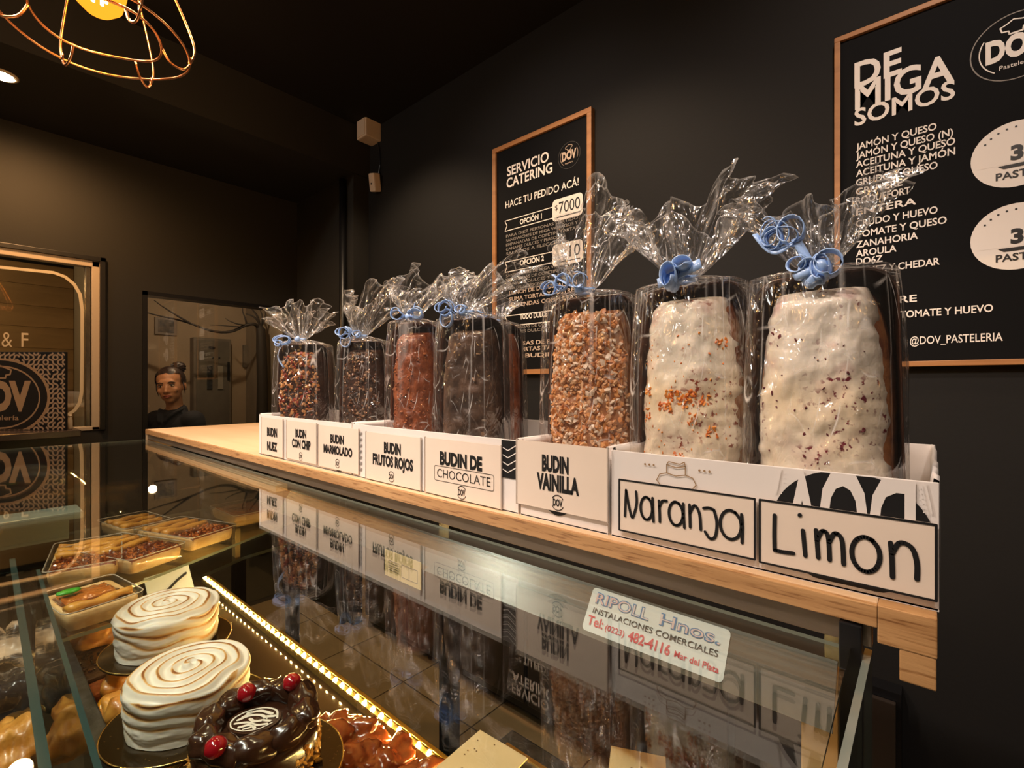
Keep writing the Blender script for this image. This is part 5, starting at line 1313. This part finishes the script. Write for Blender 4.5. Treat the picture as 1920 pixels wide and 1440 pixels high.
pw_ = thing('person', 'woman with a dark hair bun and black collared top, standing behind the glazed door', 'person', (-3.70, .90, ZF), math.radians(30))
H0 = 1.40       # eye level above the floor
hz = H0-.012
def fist(s):
    c = Vector((s*.045, -.235, H0-.43)); fs = [('e', c, (.038, .022, .040), (0, s*.6, s*.5))]
    for k in range(4):
        a = Vector((c.x-s*.012-s*.004*k, c.y-.012, c.z+.026-.017*k)); L_ = (.030, .034, .032, .026)[k]
        fs.append(('c', [a, a+Vector((-s*L_, -.014, -.002)), a+Vector((-s*L_*1.35, .008, -.006))], [.0085, .008, .0068]))
    fs.append(('c', [c+Vector((s*.008, -.012, .030)), c+Vector((-s*.014, -.026, .044)), c+Vector((-s*.034, -.026, .046))], [.0105, .0095, .008]))
    return fs
body = [
    ('e', (0, .014, hz+.040), (.0735, .090, .080)), ('e', (0, -.012, hz-.010), (.066, .074, .082)), ('e', (0, -.022, hz-.052), (.054, .060, .054)), ('e', (0, -.048, hz-.088), (.028, .028, .024)),
    ('e', (.034, -.060, hz-.028), (.023, .018, .022)), ('e', (-.034, -.060, hz-.028), (.023, .018, .022)), ('e', (0, -.070, hz+.022), (.048, .014, .020)),
    ('c', [(0, -.078, hz+.008), (0, -.090, hz-.020), (0, -.098, hz-.036)], [.0075, .0085, .0115]), ('e', (.011, -.085, hz-.040), (.009, .010, .008)), ('e', (-.011, -.085, hz-.040), (.009, .010, .008)),
    ('e', (0, -.078, hz-.066), (.024, .012, .013)),
    ('e', (.074, .018, hz-.010), (.009, .018, .030), (0, 0, -.3)), ('e', (-.074, .018, hz-.010), (.009, .018, .030), (0, 0, .3)),
    ('c', [(0, .020, hz-.045), (0, .030, hz-.125), (0, .035, hz-.19)], [.050, .047, .062]),
    ('e', (0, .035, H0-.30), (.145, .085, .13)), ('e', (0, .03, H0-.50), (.120, .080, .16)), ('e', (0, .04, H0-.66), (.155, .10, .11))]
for s in (-1, 1):
    body += [('e', (s*.135, .035, H0-.235), (.062, .058, .055)),
             ('c', [(s*.155, .035, H0-.25), (s*.185, .045, H0-.47)], [.047, .038]), ('c', [(s*.185, .045, H0-.47), (s*.12, -.14, H0-.47), (s*.060, -.215, H0-.44)], [.037, .030, .022]),
             ('c', [(s*.085, .04, H0-.70), (s*.090, .02, H0-1.0), (s*.090, .045, H0-1.30)], [.082, .052, .036]),
             ('c', [(s*.090, .055, .045), (s*.098, -.09, .030)], [.036, .028])]
    body += fist(s)
blob('body', body, SKIN, pw_, .0058, 3)
def cs_(p, g):   # clothing = the same chains, slightly fatter
    return (p[0], p[1], tuple(r+g for r in p[2]))+tuple(p[3:]) if p[0] == 'e' else ('c', p[1], [r+g for r in p[2]])
cl = [cs_(('e', (0, .035, H0-.30), (.145, .085, .125)), .010), cs_(('e', (0, .03, H0-.50), (.120, .080, .16)), .014), cs_(('e', (0, .04, H0-.64), (.150, .098, .08)), .010), ('c', [(0, .040, H0-.215), (0, .045, H0-.185)], [.080, .068])]
for s in (-1, 1):
    cl += [cs_(('e', (s*.135, .035, H0-.235), (.062, .058, .055)), .009), ('c', [(s*.155, .035, H0-.25), (s*.185, .045, H0-.47)], [.058, .050]), ('c', [(s*.185, .045, H0-.47), (s*.13, -.12, H0-.47), (s*.085, -.19, H0-.455)], [.050, .042, .033]),
           ('c', [(s*.075, .0, H0-.165), (s*.045, -.045, H0-.20), (s*.02, -.065, H0-.24)], [.013, .014, .010])]
blob('jumper', cl, CLOTH, pw_, .0075, 3)
tr_ = [cs_(('e', (0, .04, H0-.70), (.150, .098, .08)), .009)]
for s in (-1, 1): tr_ += [('c', [(s*.085, .04, H0-.72), (s*.090, .02, H0-1.0), (s*.090, .045, .10)], [.092, .064, .052])]
blob('trousers', tr_, mat('black_trousers', (.010, .010, .012), .9), pw_, .010, 3)
sh_ = []
for s in (-1, 1): sh_ += [('c', [(s*.090, .06, .046), (s*.10, -.10, .036)], [.046, .036])]
blob('shoe', sh_[:1], BLACK, pw_, .008, 2); blob('shoe', sh_[1:], BLACK, pw_, .008, 2)
# hair: cap swept back to a bun
b = nb(); vs = ico(b, (0, .022, hz+.042), (.083, .094, .088), 4)
kill = [v for v in vs if (v.co.y < -.030 and v.co.z < hz+.070-(v.co.y+.03)*.05) or (v.co.z < hz-.045) or (v.co.y < .004 and v.co.z < hz+.018)]
bmesh.ops.delete(b, geom=kill, context='VERTS')
for v in b.verts: v.co += (v.co-Vector((0, .02, hz+.04))).normalized()*.0025*noise.noise(Vector((v.co.x*90, v.co.y*12, v.co.z*90)))
obj('hair', b, HAIR, pw_, True)
b = nb(); vs = ico(b, (.040, .058, hz+.116), (.044, .040, .038), 4)
for v in vs: v.co += (v.co-Vector((.040, .058, hz+.116))).normalized()*.004*math.sin(14*math.atan2(v.co.z-hz-.116, v.co.x-.040)+90*(v.co.y))
obj('hair_bun', b, HAIR, pw_, True)
b = nb()
for s in (-1, 1): tube(b, [(s*.072, .0, hz+.02), (s*.076, -.002, hz-.02), (s*.073, .006, hz-.06)], [.006, .004, .001], 6)
obj('loose_strands', b, HAIR, pw_, True)
for s in (-1, 1):
    b = nb(); ico(b, (s*.030, -.0735, hz+.000), (.0130, .0085, .0068), 3); obj('eye', b, mat('eye_white', (.60, .55, .50), .2), pw_, True)
    b = nb(); ico(b, (s*.030, -.0800, hz-.0002), (.0058, .0028, .0058), 2); obj('iris', b, mat('brown_iris', (.02, .008, .004), .1), pw_, True)
    b = nb(); tube(b, [(s*.015, -.0815, hz+.004), (s*.024, -.0845, hz+.0082), (s*.036, -.0815, hz+.0078), (s*.045, -.074, hz+.003)], [.0014, .0022, .0024, .0014], 6); obj('upper_eyelid', b, mat('dark_lashes', (.03, .012, .008), .5), pw_, True)
    b = nb(); tube(b, [(s*.012, -.088, hz+.0175), (s*.028, -.089, hz+.0235), (s*.044, -.081, hz+.0200), (s*.052, -.072, hz+.015)], [.0022, .0032, .0026, .001], 6); obj('eyebrow', b, HAIR, pw_, True)
b = nb(); tube(b, [(-.024, -.083, hz-.0655), (-.010, -.0915, hz-.0605), (0, -.0915, hz-.0625), (.010, -.0915, hz-.0605), (.024, -.083, hz-.0655)], [.001, .0042, .0036, .0042, .001], 8)
tube(b, [(-.022, -.083, hz-.067), (0, -.0905, hz-.0725), (.022, -.083, hz-.067)], [.001, .0060, .001], 8); obj('lips', b, mat('rosy_lips', (.36, .09, .06), .35), pw_, True)
b = nb(); bx(b, (.020, -.0035, -.02), (.072, 0, .016), 0, .001, Matrix.Translation((-.135, -.048, H0-.335)) @ Euler((-.30, 0, -.35)).to_matrix().to_4x4()); obj('name_badge', b, mat('white_badge', (.75, .70, .64), .4), pw_)
b = nb(); bx(b, (.062, -.0045, -.016), (.088, .001, .013), 0, .001, Matrix.Translation((-.135, -.048, H0-.335)) @ Euler((-.30, 0, -.35)).to_matrix().to_4x4()); obj('badge_print', b, mat('grey_badge', (.22, .2, .18), .5), pw_)

# the head turns towards the shop, tilted a little
for o in pw_.children:
    for v in o.data.vertices:
        f = min(1, max(0, (v.co.z-(hz-.17))/.07)); f = f*f*(3-2*f)
        if f > 0:
            q = Matrix.Rotation(math.radians(30)*f, 4, 'Z') @ Matrix.Rotation(math.radians(-7)*f, 4, 'Y')
            pv = Vector((0, .03, hz-.12)); v.co = pv+q @ (v.co-pv)
